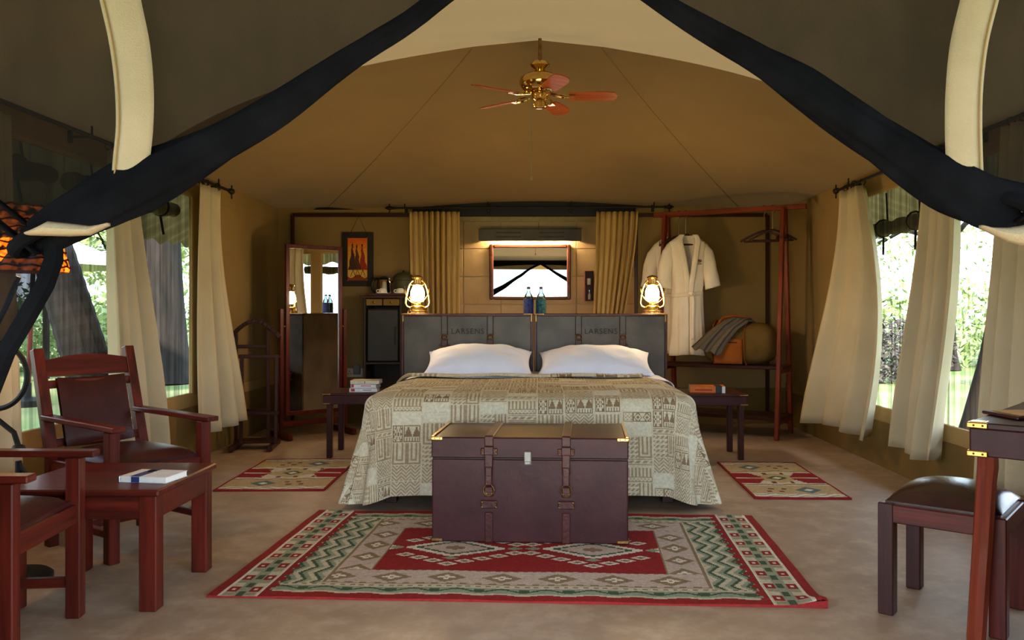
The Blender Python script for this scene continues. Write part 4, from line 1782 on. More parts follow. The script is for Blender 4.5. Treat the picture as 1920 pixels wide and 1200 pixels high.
# ================================================================== seating group on the left
def armchair():
    t = thing('armchair', 'red-brown armchair with leather back, behind the coffee table', 'armchair', (0, 0, 0), 0, 'wood and leather armchairs')
    w2, fy_, ry = 0.232, 0.262, -0.262
    sides = (-1, 1)
    for s in sides:                       # front legs carry the arms
        m = MB()
        m.bar((s * w2, fy_, 0), (s * w2, fy_, 0.592), 0.052, 0.052)
        m.build('leg', 'mah_z', t)
        m = MB()
        m.bar((s * w2, ry, 0), (s * w2, ry, 0.44), 0.046, 0.05)
        m.bar((s * w2, ry + 0.002, 0.42), (s * w2, ry - 0.145, 0.945), 0.046, 0.05, up=(1, 0, 0))
        m.build('leg', 'mah_z', t)
        m = MB()
        m.bar((s * w2, ry - 0.05, 0.618), (s * (w2 + 0.005), fy_ + 0.075, 0.605), 0.062, 0.024)
        m.build('armrest', 'mah_y', t)
        m = MB()
        m.bar((s * w2, ry, 0.13), (s * w2, fy_, 0.13), 0.03, 0.036)
        m.build('stretcher', 'mah_y', t)
        m = MB()
        m.bar((s * w2, ry, 0.385), (s * w2, fy_, 0.385), 0.03, 0.07)
        m.build('side_rail', 'mah_y', t)
    m = MB()
    m.bar((-w2, fy_, 0.385), (w2, fy_, 0.385), 0.03, 0.07)
    m.build('seat_rail', 'mah_x', t)
    m = MB()
    m.bar((-w2, ry, 0.385), (w2, ry, 0.385), 0.03, 0.07)
    m.build('seat_rail', 'mah_x', t)
    m = MB()
    m.bar((-w2, 0.0, 0.13), (w2, 0.0, 0.13), 0.03, 0.036)
    m.build('stretcher', 'mah_x', t)
    m = MB()
    cushion(m, (0, 0.0, 0.405), 0.43, 0.52, 0.075, 14, 3.2, 0.4)
    m.build('seat', 'leather_seat', t, sm=True)
    # back: arched top rail, two thin rails and a leather pad, all leaning with the posts
    ang = math.atan2(0.147, 0.525)
    R = Matrix.Rotation(ang, 3, 'X')

    def bp(x, h, o=0.0):
        return Vector((x, ry + 0.002, 0.42)) + R @ Vector((x * 0, o, h))
    m = MB()
    poly = [(-w2 + 0.02, 0.405), (w2 - 0.02, 0.405)] + [(lerp(w2 - 0.02, -w2 + 0.02, k / 12), 0.485 + 0.026 * math.sin(PI * k / 12)) for k in range(13)]
    RR = R @ Matrix.Rotation(PI / 2, 3, 'X')
    m.prism(poly, -0.014, 0.014, RR, (0, ry + 0.002, 0.42))
    m.build('top_rail', 'mah_x', t)
    for h in (0.365, 0.075):
        m = MB()
        a, b = bp(0, h), bp(0, h)
        m.bar((-w2, a.y, a.z), (w2, b.y, b.z), 0.024, 0.04)
        m.build('back_rail', 'mah_x', t)
    m = MB()

    def pad(sgn):
        def fn(u, v):
            a, b = 2 * u - 1, 2 * v - 1
            e = max(0, 1 - abs(a) ** 4) ** 0.5 * max(0, 1 - abs(b) ** 4) ** 0.5
            bow = -0.035 * (1 - a * a)
            return Vector((a * 0.172, 0, 0)) + bp(0, 0.22 + b * 0.172, (0.01 + 0.02 * e) * sgn + bow + 0.026)
        return fn
    m.grid(pad(1), 14, 14)
    m.grid(pad(-1), 14, 14)
    m.build('back_pad', 'leather_seat', t, sm=True)
    return t


ch = armchair()
far_c = Vector(((-1.915 - 2.1) / 2, (3.743 + 4.40) / 2, 0))
ch.location = far_c
fwd = Vector((0.835, -0.55))
ch.rotation_euler = (0, 0, math.atan2(fwd.y, fwd.x) - PI / 2)
dup(ch, (-1.695 - 0.262, 2.81 + 0.02, 0), math.radians(5.5) - PI / 2, 'red-brown armchair cut by the left edge, in front of the coffee table')

ct = thing('coffee_table', 'low reddish wooden coffee table between the two armchairs', 'table', (-1.735, 3.40, 0))
m = MB()
m.box((0, 0, 0.45), (0.62, 0.57, 0.026), bev=0.006)
m.build('tabletop', 'mah_x', ct)
for sx in (-1, 1):
    for sy in (-1, 1):
        m = MB()
        m.bar((sx * 0.262, sy * 0.237, 0), (sx * 0.262, sy * 0.237, 0.438), 0.066, 0.066)
        m.build('leg', 'mah_z', ct)
for sy in (-1, 1):
    m = MB()
    m.bar((-0.25, sy * 0.255, 0.392), (0.25, sy * 0.255, 0.392), 0.024, 0.09)
    m.build('apron', 'mah_x', ct)
for sx in (-1, 1):
    m = MB()
    m.bar((sx * 0.28, -0.22, 0.392), (sx * 0.28, 0.22, 0.392), 0.024, 0.09)
    m.build('apron', 'mah_y', ct)


def mat_plain(name, rgb, rough=0.5):
    if name not in M:
        M[name] = plain(name, S(*rgb), None, rough, 20)
    return M[name]


def book(label, loc, rz, w, d, h, cover, group=None, pages='paper', bands=(), hard=True):
    """lying book: spine along -x edge"""
    t = thing('book', label, 'book', loc, rz, group)
    m = MB()
    c = 0.003
    m.box((0, 0, c / 2), (w, d, c), bev=0.001)
    m.box((0, 0, h - c / 2), (w, d, c), bev=0.001)
    m.box((-w / 2 + c / 2, 0, h / 2), (c, d, h), bev=0.001)
    m.build('cover', cover, t)
    m = MB()
    m.box((0.002, 0, h / 2), (w - 0.008, d - 0.006, h - 2 * c), bev=0.001)
    m.build('pages', pages, t)
    for (c_, s_, mt, nm) in bands:
        m = MB()
        m.box(c_, s_, bev=0.0002)
        m.build(nm, mt, t)
    return t


mat_plain('navy_print', (44, 58, 112))
mat_plain('white_cover', (228, 230, 236), 0.35)
mat_plain('red_print', (178, 44, 44))
mat_plain('orange_print', (214, 112, 30), 0.4)
mat_plain('grey_print', (120, 120, 124))
mat_plain('cream_cover', (214, 204, 180))
bk = book('white paperback with a navy band lying on the coffee table', (-1.535, 3.318, 0.4635), math.radians(-8), 0.20, 0.15, 0.024, 'white_cover',
          bands=(((-0.03, 0, 0.0244), (0.034, 0.150, 0.001), 'navy_print', 'navy_band'), ((-0.052, 0, 0.0244), (0.004, 0.150, 0.001), 'navy_print', 'navy_line'),
                 ((-0.03, -0.0752, 0.012), (0.034, 0.001, 0.022), 'navy_print', 'navy_spine_band')))
m = MB()
m.tube([(-0.028 + 0.018 * math.cos(a), 0.035 + 0.014 * math.sin(a), 0.0252) for a in [j * PI / 10 for j in range(20)]], 0.0018, 5, closed=True)
m.build('ring_emblem', 'black', bk)
# a white disc under the emblem so that it reads on the band
m = MB()
m.lathe([(0.0, 0.0249), (0.022, 0.0249), (0.022, 0.0244)], 20, (-0.028, 0.035, 0))
m.build('emblem_disc', 'white_cover', bk)

# ---- floor lamp
lp = thing('floor_lamp', 'wrought iron floor lamp with a wicker shade behind the near armchair', 'floor lamp', (-2.20, 3.52, 0))
m = MB()
m.lathe([(0.13, 0), (0.13, 0.015), (0.11, 0.03), (0.03, 0.045), (0.02, 0.07), (0, 0.07)], 20)
m.build('base', 'iron', lp, sm=True)
m = MB()
m.tube([(0, 0, 0.05), (0, 0, 0.5)], 0.013, 8)
m.lathe([(0.0, 0.515), (0.022, 0.525), (0.03, 0.545), (0.022, 0.565), (0.0, 0.575)], 14)
m.tube([(0.0, 0, 0.5), (0.012, 0, 0.47), (0.03, 0, 0.45), (0.028, 0, 0.42), (0.005, 0, 0.41)], 0.01, 7)
m.build('pole', 'iron', lp, sm=True)
m = MB()
arc = []
for k in range(30):
    a = -2.2 + 4.0 * k / 29
    arc.append((-0.10 + 0.135 * math.cos(a), 0.0, 0.86 + 0.14 * math.sin(a)))
m.tube([(0, 0, 0.56), (-0.02, 0, 0.62), (-0.12, 0, 0.70)] + arc, 0.011, 8)
m.tube([arc[-1], (-0.11, 0, 1.04), (-0.05, 0, 1.16), (0.0, 0, 1.28)], 0.011, 8)
m.build('scroll_arm', 'iron', lp, sm=True)
sh = MB()
sh.lathe([(0.185, 1.30), (0.19, 1.315), (0.165, 1.42), (0.12, 1.56), (0.115, 1.57)], 28, cap=False)
so = sh.build('wicker_shade', 'wicker', lp, sm=True)
m = MB()
for j in range(9):
    z = 1.32 + j * 0.032
    r = lerp(0.192, 0.118, (z - 1.31) / 0.26) + 0.003
    m.tube([(r * math.cos(a), r * math.sin(a), z + 0.004 * math.sin(14 * a + j * PI)) for a in [i * PI / 28 for i in range(56)]], 0.004, 4, closed=True)
m.build('woven_canes', 'wicker', so)
m = MB()
m.lathe([(0.0, 1.36), (0.02, 1.365), (0.03, 1.395), (0.02, 1.425), (0.0, 1.435)], 14)
M['bulb'] = emit('lamp_bulb', (1.0, 0.6, 0.25, 1), 2.0)
m.build('bulb', 'bulb', lp, sm=True)
lld = bpy.data.lights.new('lamp_glow', 'POINT')
lld.energy = 1.8
lld.color = (1.0, 0.55, 0.2)
lld.shadow_soft_size = 0.04
llo = bpy.data.objects.new('lamp_glow', lld)
COL.objects.link(llo)
llo.parent = lp
llo.location = (0, 0, 1.29)

# ================================================================== desk and stool on the right
ea = math.atan2(0.75, 0.66)
dk = thing('writing_desk', 'dark leather-covered campaign desk with brass corners at the right edge', 'desk', (1.476, 2.86, 0), ea)
DW, DD = 0.90, 0.50
m = MB()
m.box((DW / 2, -DD / 2, 0.742), (DW, DD, 0.022), bev=0.004)
m.build('desktop', 'dark_x', dk)
for (c_, s_) in (((0.012, -DD / 2, 0.685), (0.02, DD - 0.01, 0.095)), ((DW - 0.012, -DD / 2, 0.685), (0.02, DD - 0.01, 0.095)), ((DW / 2, -0.012, 0.685), (DW - 0.01, 0.02, 0.095)), ((DW / 2, -DD + 0.012, 0.685), (DW - 0.01, 0.02, 0.095))):
    m = MB()
    m.box(c_, s_, bev=0.004)
    m.build('apron', 'leather_trunk', dk, label='maroon leather apron panel')
for (lx, ly, ox, oy) in ((0.05, -0.05, -0.03, 0.03), (0.05, -DD + 0.05, -0.03, -0.03), (DW - 0.05, -0.05, 0.03, 0.03), (DW - 0.05, -DD + 0.05, 0.03, -0.03)):
    m = MB()
    m.tube([(lx + ox, ly + oy, 0), (lx + ox * 0.1, ly + oy * 0.1, 0.56), (lx, ly, 0.6), (lx, ly, 0.64)], [0.031, 0.033, 0.034, 0.033], 8)
    m.build('leg', 'red_z', dk)
for (bx, by) in ((0, 0), (0, -DD), (DW, 0), (DW, -DD)):
    sx = 1 if bx == 0 else -1
    sy = -1 if by == 0 else 1
    for z in (0.743, 0.646):
        m = MB()
        m.box((bx + sx * 0.03 - sx * 0.002, by - sy * 0.001, z), (0.064, 0.008, 0.02))
        m.box((bx - sx * 0.001, by + sy * 0.03, z), (0.008, 0.064, 0.02))
        if z > 0.7:
            m.box((bx + sx * 0.028, by + sy * 0.028, z + 0.011), (0.05, 0.05, 0.003), bev=0.001)
        for q_ in (0.018, 0.046):
            m.lathe([(0.004, 0), (0, 0.003)], 8, (bx - sx * 0.005, by + sy * q_, z), R=Matrix.Rotation(-sx * PI / 2, 3, 'Y'))
        m.build('corner_bracket', 'brass', dk)
fo = thing('leather_folder', 'brown leather folder holding a golden card on the desk', 'folder', (1.476 + 0.30 * 0.66 + 0.13 * 0.75, 2.86 + 0.30 * 0.75 - 0.13 * 0.66, 0.7535), ea - 0.75)
m = MB()
m.box((0, 0, 0.006), (0.24, 0.20, 0.012), bev=0.004)
m.build('cover', 'leather_seat', fo)
m = MB()
m.box((0.01, 0.0, 0.0135), (0.20, 0.16, 0.003), bev=0.001)
M['gold_card'] = plain('gold_card', S(206, 160, 86), S(150, 100, 44), 0.5, 3, stretch=(1, 12, 1))
m.build('card', 'gold_card', fo, label='golden striped card')

st = thing('stool', 'wooden stool with a domed dark leather seat tucked at the desk', 'stool', (1.572, 3.153, 0), math.radians(-38.9))
for sx in (-1, 1):
    for sy in (-1, 1):
        m = MB()
        m.bar((sx * 0.186, sy * 0.186, 0), (sx * 0.186, sy * 0.186, 0.418), 0.056, 0.056)
        m.build('leg', 'dark_z' if sx < 0 else 'mah_z', st)
for (a, b) in (((-0.17, -0.196, 0.38), (0.17, -0.196, 0.38)), ((-0.17, 0.196, 0.38), (0.17, 0.196, 0.38))):
    m = MB()
    m.bar(a, b, 0.03, 0.068)
    m.build('seat_rail', 'mah_x', st)
for (a, b) in (((-0.196, -0.17, 0.38), (-0.196, 0.17, 0.38)), ((0.196, -0.17, 0.38), (0.196, 0.17, 0.38))):
    m = MB()
    m.bar(a, b, 0.03, 0.068)
    m.build('seat_rail', 'mah_y', st)
m = MB()
cushion(m, (0, 0, 0.41), 0.385, 0.385, 0.088, 24, 2.2, 0.15)
m.build('seat', 'leather_stool', st, sm=True)


# ================================================================== bedside tables and books
def side_table(label, x, y):
    t = thing('bedside_table', label, 'table', (x, y, 0), 0, 'bedside tables')
    w, d = 0.56, 0.46
    m = MB()
    m.box((0, 0, 0.495), (w, d, 0.02), bev=0.004)
    m.build('tabletop', 'dark_x', t)
    for (c_, s_) in (((0, -d / 2 + 0.012, 0.452), (w - 0.01, 0.02, 0.07)), ((0, d / 2 - 0.012, 0.452), (w - 0.01, 0.02, 0.07)), ((-w / 2 + 0.012, 0, 0.452), (0.02, d - 0.01, 0.07)), ((w / 2 - 0.012, 0, 0.452), (0.02, d - 0.01, 0.07))):
        m = MB()
        m.box(c_, s_)
        m.build('apron', 'leather_trunk', t)
    for sx in (-1, 1):
        for sy in (-1, 1):
            m = MB()
            m.bar((sx * (w / 2 - 0.045), sy * (d / 2 - 0.045), 0), (sx * (w / 2 - 0.045), sy * (d / 2 - 0.045), 0.42), 0.044, 0.044)
            m.build('leg', 'dark_z', t)
            for z in (0.496, 0.424):
                m = MB()
                m.box((sx * (w / 2 - 0.03), sy * (d / 2 + 0.001), z), (0.06, 0.008, 0.014))
                m.box((sx * (w / 2 + 0.001), sy * (d / 2 - 0.03), z), (0.008, 0.06, 0.014))
                m.build('corner_bracket', 'dull_brass', t)
    return t


side_table('dark bedside table left of the bed carrying three white books', -1.385, 6.64)
side_table('dark bedside table right of the bed carrying one orange book', 1.31, 6.55)
GBk = 'books stacked on the left bedside table'
bx_ = X(685, 6.52)
book('white book at the bottom of the stack on the left table', (bx_ - 0.012, 6.56, 0.506), PI / 2 + 0.04, 0.16, 0.215, 0.03, 'white_cover', GBk, bands=(((-0.0806, 0.08, 0.016), (0.001, 0.03, 0.02), 'red_print', 'red_spine_mark'), ((-0.0806, -0.03, 0.016), (0.001, 0.07, 0.006), 'grey_print', 'grey_spine_line')))
book('white book with a red spine mark in the middle of the stack', (bx_ - 0.004, 6.56, 0.537), PI / 2 - 0.06, 0.15, 0.20, 0.03, 'white_cover', GBk, bands=(((-0.0756, 0.085, 0.016), (0.001, 0.02, 0.022), 'red_print', 'red_spine_mark'), ((-0.0756, -0.02, 0.016), (0.001, 0.08, 0.006), 'red_print', 'red_spine_line')))
book('cream book on top of the stack on the left table', (bx_ + 0.002, 6.56, 0.568), PI / 2 + 0.02, 0.16, 0.225, 0.028, 'cream_cover', GBk, bands=(((-0.0806, 0.0, 0.014), (0.001, 0.008, 0.018), 'grey_print', 'grey_spine_mark'),))
ob_ = X(1323, 6.46)
bo = book('thick orange and black book lying on the right bedside table', (ob_ + 0.015, 6.50, 0.506), PI / 2 - 0.10, 0.165, 0.27, 0.05, 'orange_print',
          bands=(((-0.083, -0.085, 0.025), (0.0012, 0.048, 0.05), 'black', 'black_spine_end'), ((-0.01, -0.085, 0.0503), (0.146, 0.048, 0.001), 'black', 'black_cover_end'), ((-0.083, 0.03, 0.022), (0.0012, 0.13, 0.012), 'red_print', 'red_title_bar'),
                 ((-0.083, -0.122, 0.025), (0.0012, 0.024, 0.05), 'white_cover', 'white_spine_tip')))

# ================================================================== back left corner
vs_ = thing('valet_stand', 'dark wooden valet stand beside the left window curtain', 'valet stand', (-2.37, 6.9, 0), math.radians(8))
m = MB()
pts = [(lerp(-0.2, 0.2, k / 12), 0.10, 0.90 + 0.155 * math.cos((k / 12 - 0.5) * PI * 0.95) ** 0.9) for k in range(13)]
for a, b in zip(pts[:-1], pts[1:]):
    m.bar(a, b, 0.032, 0.042, up=(0, 1, 0))
m.build('shoulder_hanger', 'dark_x', vs_)
for sx in (-0.155, 0.105):
    m = MB()
    m.bar((sx, 0.10, 0.05), (sx, 0.10, 0.95 if sx < 0 else 0.985), 0.032, 0.028)
    m.build('post', 'dark_z', vs_)
for z in (0.84, 0.3):
    m = MB()
    m.bar((-0.155, 0.10, z), (0.105, 0.10, z), 0.024, 0.03)
    m.build('crossbar', 'dark_x', vs_)
for sx in (-0.075, 0.2):
    m = MB()
    m.bar((sx, -0.10, 0.05), (sx, -0.06, 0.76), 0.028, 0.028)
    m.build('post', 'dark_z', vs_)
for z in (0.765, 0.3):
    m = MB()
    m.bar((-0.10, -0.06 - (0.03 if z < 0.5 else 0), z), (0.225, -0.06 - (0.03 if z < 0.5 else 0), z), 0.03, 0.03)
    m.build('crossbar', 'dark_x', vs_)
for sx in (-0.13, 0.17):
    m = MB()
    m.bar((sx, -0.22, 0.028), (sx, 0.2, 0.028), 0.04, 0.045)
    m.build('foot', 'dark_y', vs_)
m = MB()
m.box((0.02, 0.02, 0.06), (0.32, 0.2, 0.02))
m.build('shoe_tray', 'dark_x', vs_)

cm = thing('standing_mirror', 'tall tilting mirror in a brown frame behind the valet stand', 'mirror', (-2.05, 7.6, 0), math.radians(39))
W2, MZ0, MZ1 = 0.255, 0.22, 1.72
m = MB()
for a, b in (((-W2, 0, MZ0), (-W2, 0, MZ1)), ((W2, 0, MZ0), (W2, 0, MZ1))):
    m.bar(a, b, 0.036, 0.03, up=(0, 1, 0))
for z in (MZ0, MZ1):
    m.bar((-W2 - 0.018, 0, z), (W2 + 0.018, 0, z), 0.036, 0.03, up=(0, 1, 0))
fr = m.build('frame', 'mah_z', cm)
m = MB()
m.box((0, 0.004, (MZ0 + MZ1) / 2), (2 * W2 - 0.03, 0.008, MZ1 - MZ0 - 0.03), bev=0.002)
m.build('mirror_glass', 'mirror', cm)
for s in (-1, 1):
    m = MB()
    m.bar((s * (W2 + 0.05), 0.01, 0.05), (s * (W2 + 0.05), 0.01, 1.16), 0.034, 0.034)
    m.build('post', 'mah_z', cm)
    m = MB()
    m.tube([(s * (W2 + 0.06), 0.01, 1.0), (s * W2, 0, 1.0)], 0.012, 8)
    m.build('pivot_knob', 'brass', cm)
    m = MB()
    m.bar((s * (W2 + 0.05), -0.2, 0.03), (s * (W2 + 0.05), 0.22, 0.03), 0.04, 0.05)
    m.build('foot', 'mah_y', cm)
m = MB()
m.bar((-W2 - 0.05, 0.01, 0.13), (W2 + 0.05, 0.01, 0.13), 0.03, 0.05)
m.build('stretcher', 'mah_x', cm)


# painting with three draped figures
def paint_cell(u, v):
    """u 0..1 left to right, v 0..1 bottom to top"""
    top, mid, low = np.array(S(232, 104, 26)[:3]), np.array(S(244, 168, 50)[:3]), np.array(S(236, 196, 96)[:3])
    c = low + (mid - low) * min(1, v / 0.6) if v < 0.6 else mid + (top - mid) * min(1, (v - 0.6) / 0.36)
    if v < 0.10 - 0.04 * math.sin(u * 9):
        c = np.array(S(150, 70, 26)[:3])
    rg = random.Random(int(u * 61) * 977 + int(v * 127))
    c = c * rg.uniform(0.86, 1.1)
    figs = ((0.24, 0.86, (78, 50, 38)), (0.47, 0.84, (96, 56, 44)), (0.74, 0.86, (168, 56, 32)))
    for k, (cx_, h, col) in enumerate(figs):
        b0 = 0.25
        if b0 < v < h - 0.06:
            f = (h - 0.06 - v) / (h - 0.06 - b0)
            w = 0.03 + 0.20 * f ** 1.1
            ctr = cx_ + 0.06 * f * (k == 2) + 0.02 * math.sin(v * 24)
            if abs(u - ctr) < w * (0.9 if f < 0.85 else 1):
                s = rg.uniform(0.6, 1.35)
                return np.clip(np.array(S(*col)[:3]) * s, 0, 1)
        if h - 0.07 < v < h and abs(u - cx_) < 0.035:
            return np.array(S(50, 28, 22)[:3])
        if h <= v < h + 0.05 and abs(u - cx_) < 0.01 and k < 2:
            return np.array(S(60, 30, 20)[:3])
        if 0.09 < v < b0:
            f = (b0 - v) / (b0 - 0.09)
            for sl in (-0.12, 0.14):
                if abs(u - cx_ - 0.03 - sl * f) < 0.014:
                    return np.array(S(60, 34, 22)[:3])
    return np.clip(c, 0, 1)


pc = thing('painting', 'small painting of three draped figures under an orange sky, in a dark frame', 'painting', (X(670, 8.40), 8.418, 1.39), 0)
pw, ph_ = 0.315, 0.545
pz0 = 0.0
m = MB()
for (a, b) in (((-pw / 2 + 0.03, 0, pz0), (-pw / 2 + 0.03, 0, pz0 + ph_)), ((pw / 2 - 0.03, 0, pz0), (pw / 2 - 0.03, 0, pz0 + ph_))):
    m.bar(a, b, 0.06, 0.03, up=(0, 1, 0))
for z in (pz0 + 0.03, pz0 + ph_ - 0.03):
    m.bar((-pw / 2 + 0.06, 0, z), (pw / 2 - 0.06, 0, z), 0.06, 0.03, up=(0, 1, 0))
m.build('frame', 'black_wood', pc)
m = MB()
m.box((0, -0.006, pz0 + ph_ / 2), (pw - 0.104, 0.012, ph_ - 0.104), bev=0.002)
m.build('white_edge', 'paper', pc)
m = MB()
nx, ny = 58, 116
cw_, chh = pw - 0.118, ph_ - 0.118
m.grid(lambda u, v: ((u - 0.5) * cw_, -0.0135, pz0 + ph_ / 2 + (v - 0.5) * chh), nx, ny)
cols = np.array([np.append(paint_cell((i + 0.5) / nx, (j + 0.5) / ny), 1.0) for j in range(ny) for i in range(nx)])
m.build('picture', 'paint', pc, colors=cols)
m = MB()
m.tube([(-0.07, 0.0, pz0 + ph_), (0.01, 0.0, pz0 + ph_ + 0.165), (0.085, 0.0, pz0 + ph_)], 0.003, 5)
m.build('cord', 'dark_z', pc)

# cabinet with a small fridge
cb = thing('cabinet', 'dark open cabinet holding a small fridge against the back wall', 'cabinet', (-1.49, 8.16, 0))
cw2, cd, chh = 0.185, 0.44, 1.285
for s in (-1, 1):
    m = MB()
    m.box((s * (cw2 - 0.012), 0, chh / 2), (0.024, cd, chh - 0.03))
    m.build('side_panel', 'black_wood', cb)
m = MB()
m.box((0, -0.01, chh - 0.012), (2 * cw2 + 0.05, cd + 0.03, 0.024))
m.build('top', 'dark_x', cb)
for z in (0.04, 0.64):
    m = MB()
    m.box((0, 0, z), (2 * cw2 - 0.03, cd - 0.01, 0.022))
    m.build('shelf', 'black_wood', cb)
m = MB()
m.box((0, cd / 2 - 0.006, chh / 2), (2 * cw2 - 0.03, 0.012, chh - 0.03))
m.build('back_panel', 'black_wood', cb)
for s in (-1, 1):
    m = MB()
    m.box((s * 0.082, -cd / 2 + 0.012, chh - 0.062), (0.152, 0.024, 0.062))
    d_ = m.build('drawer', 'khaki_wood' if 'khaki_wood' in M else 'skirt', cb)
    m = MB()
    m.lathe([(0.012, 0), (0.014, 0.01), (0, 0.016)], 10, (s * 0.082, -cd / 2, chh - 0.062), R=Matrix.Rotation(PI / 2, 3, 'X'))
    m.build('knob', 'dull_brass', d_)
fg = thing('mini_fridge', 'small charcoal fridge standing inside the dark cabinet', 'fridge', (-1.49, 8.15, 0.652))
m = MB()
m.box((0, 0.02, 0.255), (0.30, 0.36, 0.51), bev=0.01)
m.build('body', 'fridge', fg)
m = MB()
m.box((0, -0.18, 0.255), (0.30, 0.04, 0.50), bev=0.01)
dr = m.build('door', 'fridge', fg)
m = MB()
m.bar((0.12, -0.212, 0.16), (0.12, -0.212, 0.34), 0.012, 0.014)
m.build('handle', 'black', dr)

zt = chh + 0.0
tray = thing('tray', 'dark tray on top of the cabinet carrying the cups', 'tray', (-1.46, 8.08, 1.286))
m = MB()
m.box((0, 0, 0.005), (0.34, 0.26, 0.01), bev=0.003)
m.build('base', 'dark_x', tray)
m = MB()
for (c_, s_) in (((0, -0.126, 0.013), (0.34, 0.01, 0.018)), ((0, 0.126, 0.013), (0.34, 0.01, 0.018)), ((-0.166, 0, 0.013), (0.01, 0.26, 0.018)), ((0.166, 0, 0.013), (0.01, 0.26, 0.018))):
    m.box(c_, s_, bev=0.002)
m.build('rim', 'dark_x', tray)


def cup(label, x, y, z):
    t = thing('cup', label, 'cup', (x, y, z), 0.4, 'cups on the tray')
    m = MB()
    m.lathe([(0.0, 0.0), (0.03, 0.0), (0.045, 0.006), (0.07, 0.014), (0.072, 0.017), (0.044, 0.010), (0.0, 0.006)], 24)
    m.build('saucer', 'white', t, sm=True)
    m = MB()
    m.lathe([(0.0, 0.062), (0.022, 0.062), (0.036, 0.05), (0.042, 0.03), (0.044, 0.010), (0.041, 0.010), (0.0, 0.02)], 24)
    m.build('cup_body', 'white', t, sm=True)
    m = MB()
    m.tube([(-0.037, 0, 0.048), (-0.055, 0, 0.047), (-0.062, 0, 0.035), (-0.056, 0, 0.024), (-0.043, 0, 0.022)], 0.004, 6)
    m.build('handle', 'white', t, sm=True)
    return t


cup('white cup upside down on a saucer in front of the kettle', X(717, 8.0), 8.02, 1.297)
cup('white cup upside down on a saucer beside the lit lantern', X(750, 8.0), 8.02, 1.297)
kt = thing('kettle', 'steel and black electric kettle behind the cups on the cabinet', 'kettle', (X(718, 8.2), 8.27, 1.287))
m = MB()
m.lathe([(0.0, 0), (0.075, 0), (0.078, 0.02), (0.07, 0.13), (0.062, 0.165), (0.06, 0.17), (0, 0.17)], 24)
m.build('jug', 'steel', kt, sm=True)
m = MB()
m.lathe([(0.066, 0.165), (0.062, 0.182), (0.03, 0.195), (0, 0.198)], 20)
m.build('lid', 'black', kt, sm=True)
m = MB()
m.tube([(-0.055, 0, 0.175), (-0.1, 0, 0.172), (-0.122, 0, 0.13), (-0.118, 0, 0.07), (-0.085, 0, 0.03), (-0.07, 0, 0.03)], [0.012, 0.014, 0.015, 0.014, 0.012, 0.012], 8)
m.build('handle', 'black', kt, sm=True)
m = MB()
m.tube([(0.06, 0, 0.14), (0.09, 0, 0.165), (0.095, 0, 0.172)], [0.02, 0.012, 0.01], 8)
m.build('spout', 'steel', kt, sm=True)
M['olive'] = plain('olive_enamel', S(74, 70, 42), S(58, 56, 34), 0.5, 10)
dm = thing('domed_cover', 'dark olive domed cover standing behind the cups beside the curtain', 'cover', (X(757, 8.2), 8.19, 1.287))
m = MB()
m.lathe([(0.0, 0), (0.098, 0), (0.1, 0.02), (0.1, 0.15), (0.108, 0.155), (0.11, 0.172), (0.095, 0.2), (0.06, 0.224), (0.0, 0.235)], 24)
m.build('dome', 'olive', dm, sm=True)
m = MB()
m.lathe([(0.0, 0.232), (0.012, 0.235), (0.01, 0.25), (0.0, 0.255)], 12)
m.build('knob', 'black', dm, sm=True)
gl = thing('glass', 'clear glass tumbler next to the left lantern on the cabinet', 'glass', (X(764, 8.05), 8.05, 1.297))
m = MB()
m.lathe([(0.028, 0), (0.032, 0.06), (0.034, 0.085)], 16, cap=False)
m.lathe([(0.0, 0.003), (0.028, 0.003)], 16, cap=False)
m.build('tumbler', 'glass', gl, sm=True)
# wall socket with adapter
sk = thing('wall_socket', 'white double wall socket with a grey adapter above the stacked books', 'socket', (X(665, 8.4), 8.425, 0.47))
m = MB()
m.box((0, 0, 0.045), (0.165, 0.018, 0.09), bev=0.005)
m.build('plate', 'cream_cover', sk)
m = MB()
m.box((0.025, -0.03, 0.08), (0.07, 0.05, 0.1), bev=0.008)
m.build('adapter', 'grey_print', sk, label='grey plug adapter')
m = MB()
for sx in (-0.055,):
    for (ax, az) in ((0, 0.06), (-0.012, 0.035), (0.012, 0.035)):
        m.box((sx + ax, -0.01, az), (0.007, 0.004, 0.012), bev=0.001)
m.build('socket_slots', 'black', sk)

# ================================================================== bathroom wall
vm = thing('vanity_mirror', 'wide mirror in a mahogany frame on the tiled bathroom wall', 'mirror', (X(994, 9.03), YT - 0.024, Z(562, 9.03)))
vw, vh = (1070 - 918) * 9.03 / F, (562 - 458) * 9.03 / F
m = MB()
for s in (-1, 1):
    m.bar((s * (vw / 2 - 0.02), 0, 0), (s * (vw / 2 - 0.02), 0, vh), 0.042, 0.034, up=(0, 1, 0), bev=0.01)
for z in (0.02, vh - 0.02):
    m.bar((-vw / 2 + 0.04, 0, z), (vw / 2 - 0.04, 0, z), 0.042, 0.034, up=(0, 1, 0), bev=0.01)
m.build('frame', 'walnut', vm)
m = MB()
m.box((0, 0.004, vh / 2), (vw - 0.07, 0.008, vh - 0.07), bev=0.001)
m.build('mirror_glass', 'mirror', vm)
vl = thing('vanity_light', 'long leather-covered light box glowing above the vanity mirror', 'wall light', (X(994, 8.98), YT - 0.09, Z(453, 8.98)))
lw, lh = (1090 - 898) * 8.98 / F, (453 - 430) * 8.98 / F
m = MB()
m.box((0, -0.05, lh / 2), (lw, 0.014, lh), bev=0.004)
m.box((0, 0.015, lh - 0.008), (lw, 0.13, 0.014), bev=0.004)
for s in (-1, 1):
    m.box((s * (lw / 2 - 0.008), 0.015, lh / 2), (0.014, 0.13, lh), bev=0.004)
m.build('shade', 'leather_grey', vl)
m = MB()
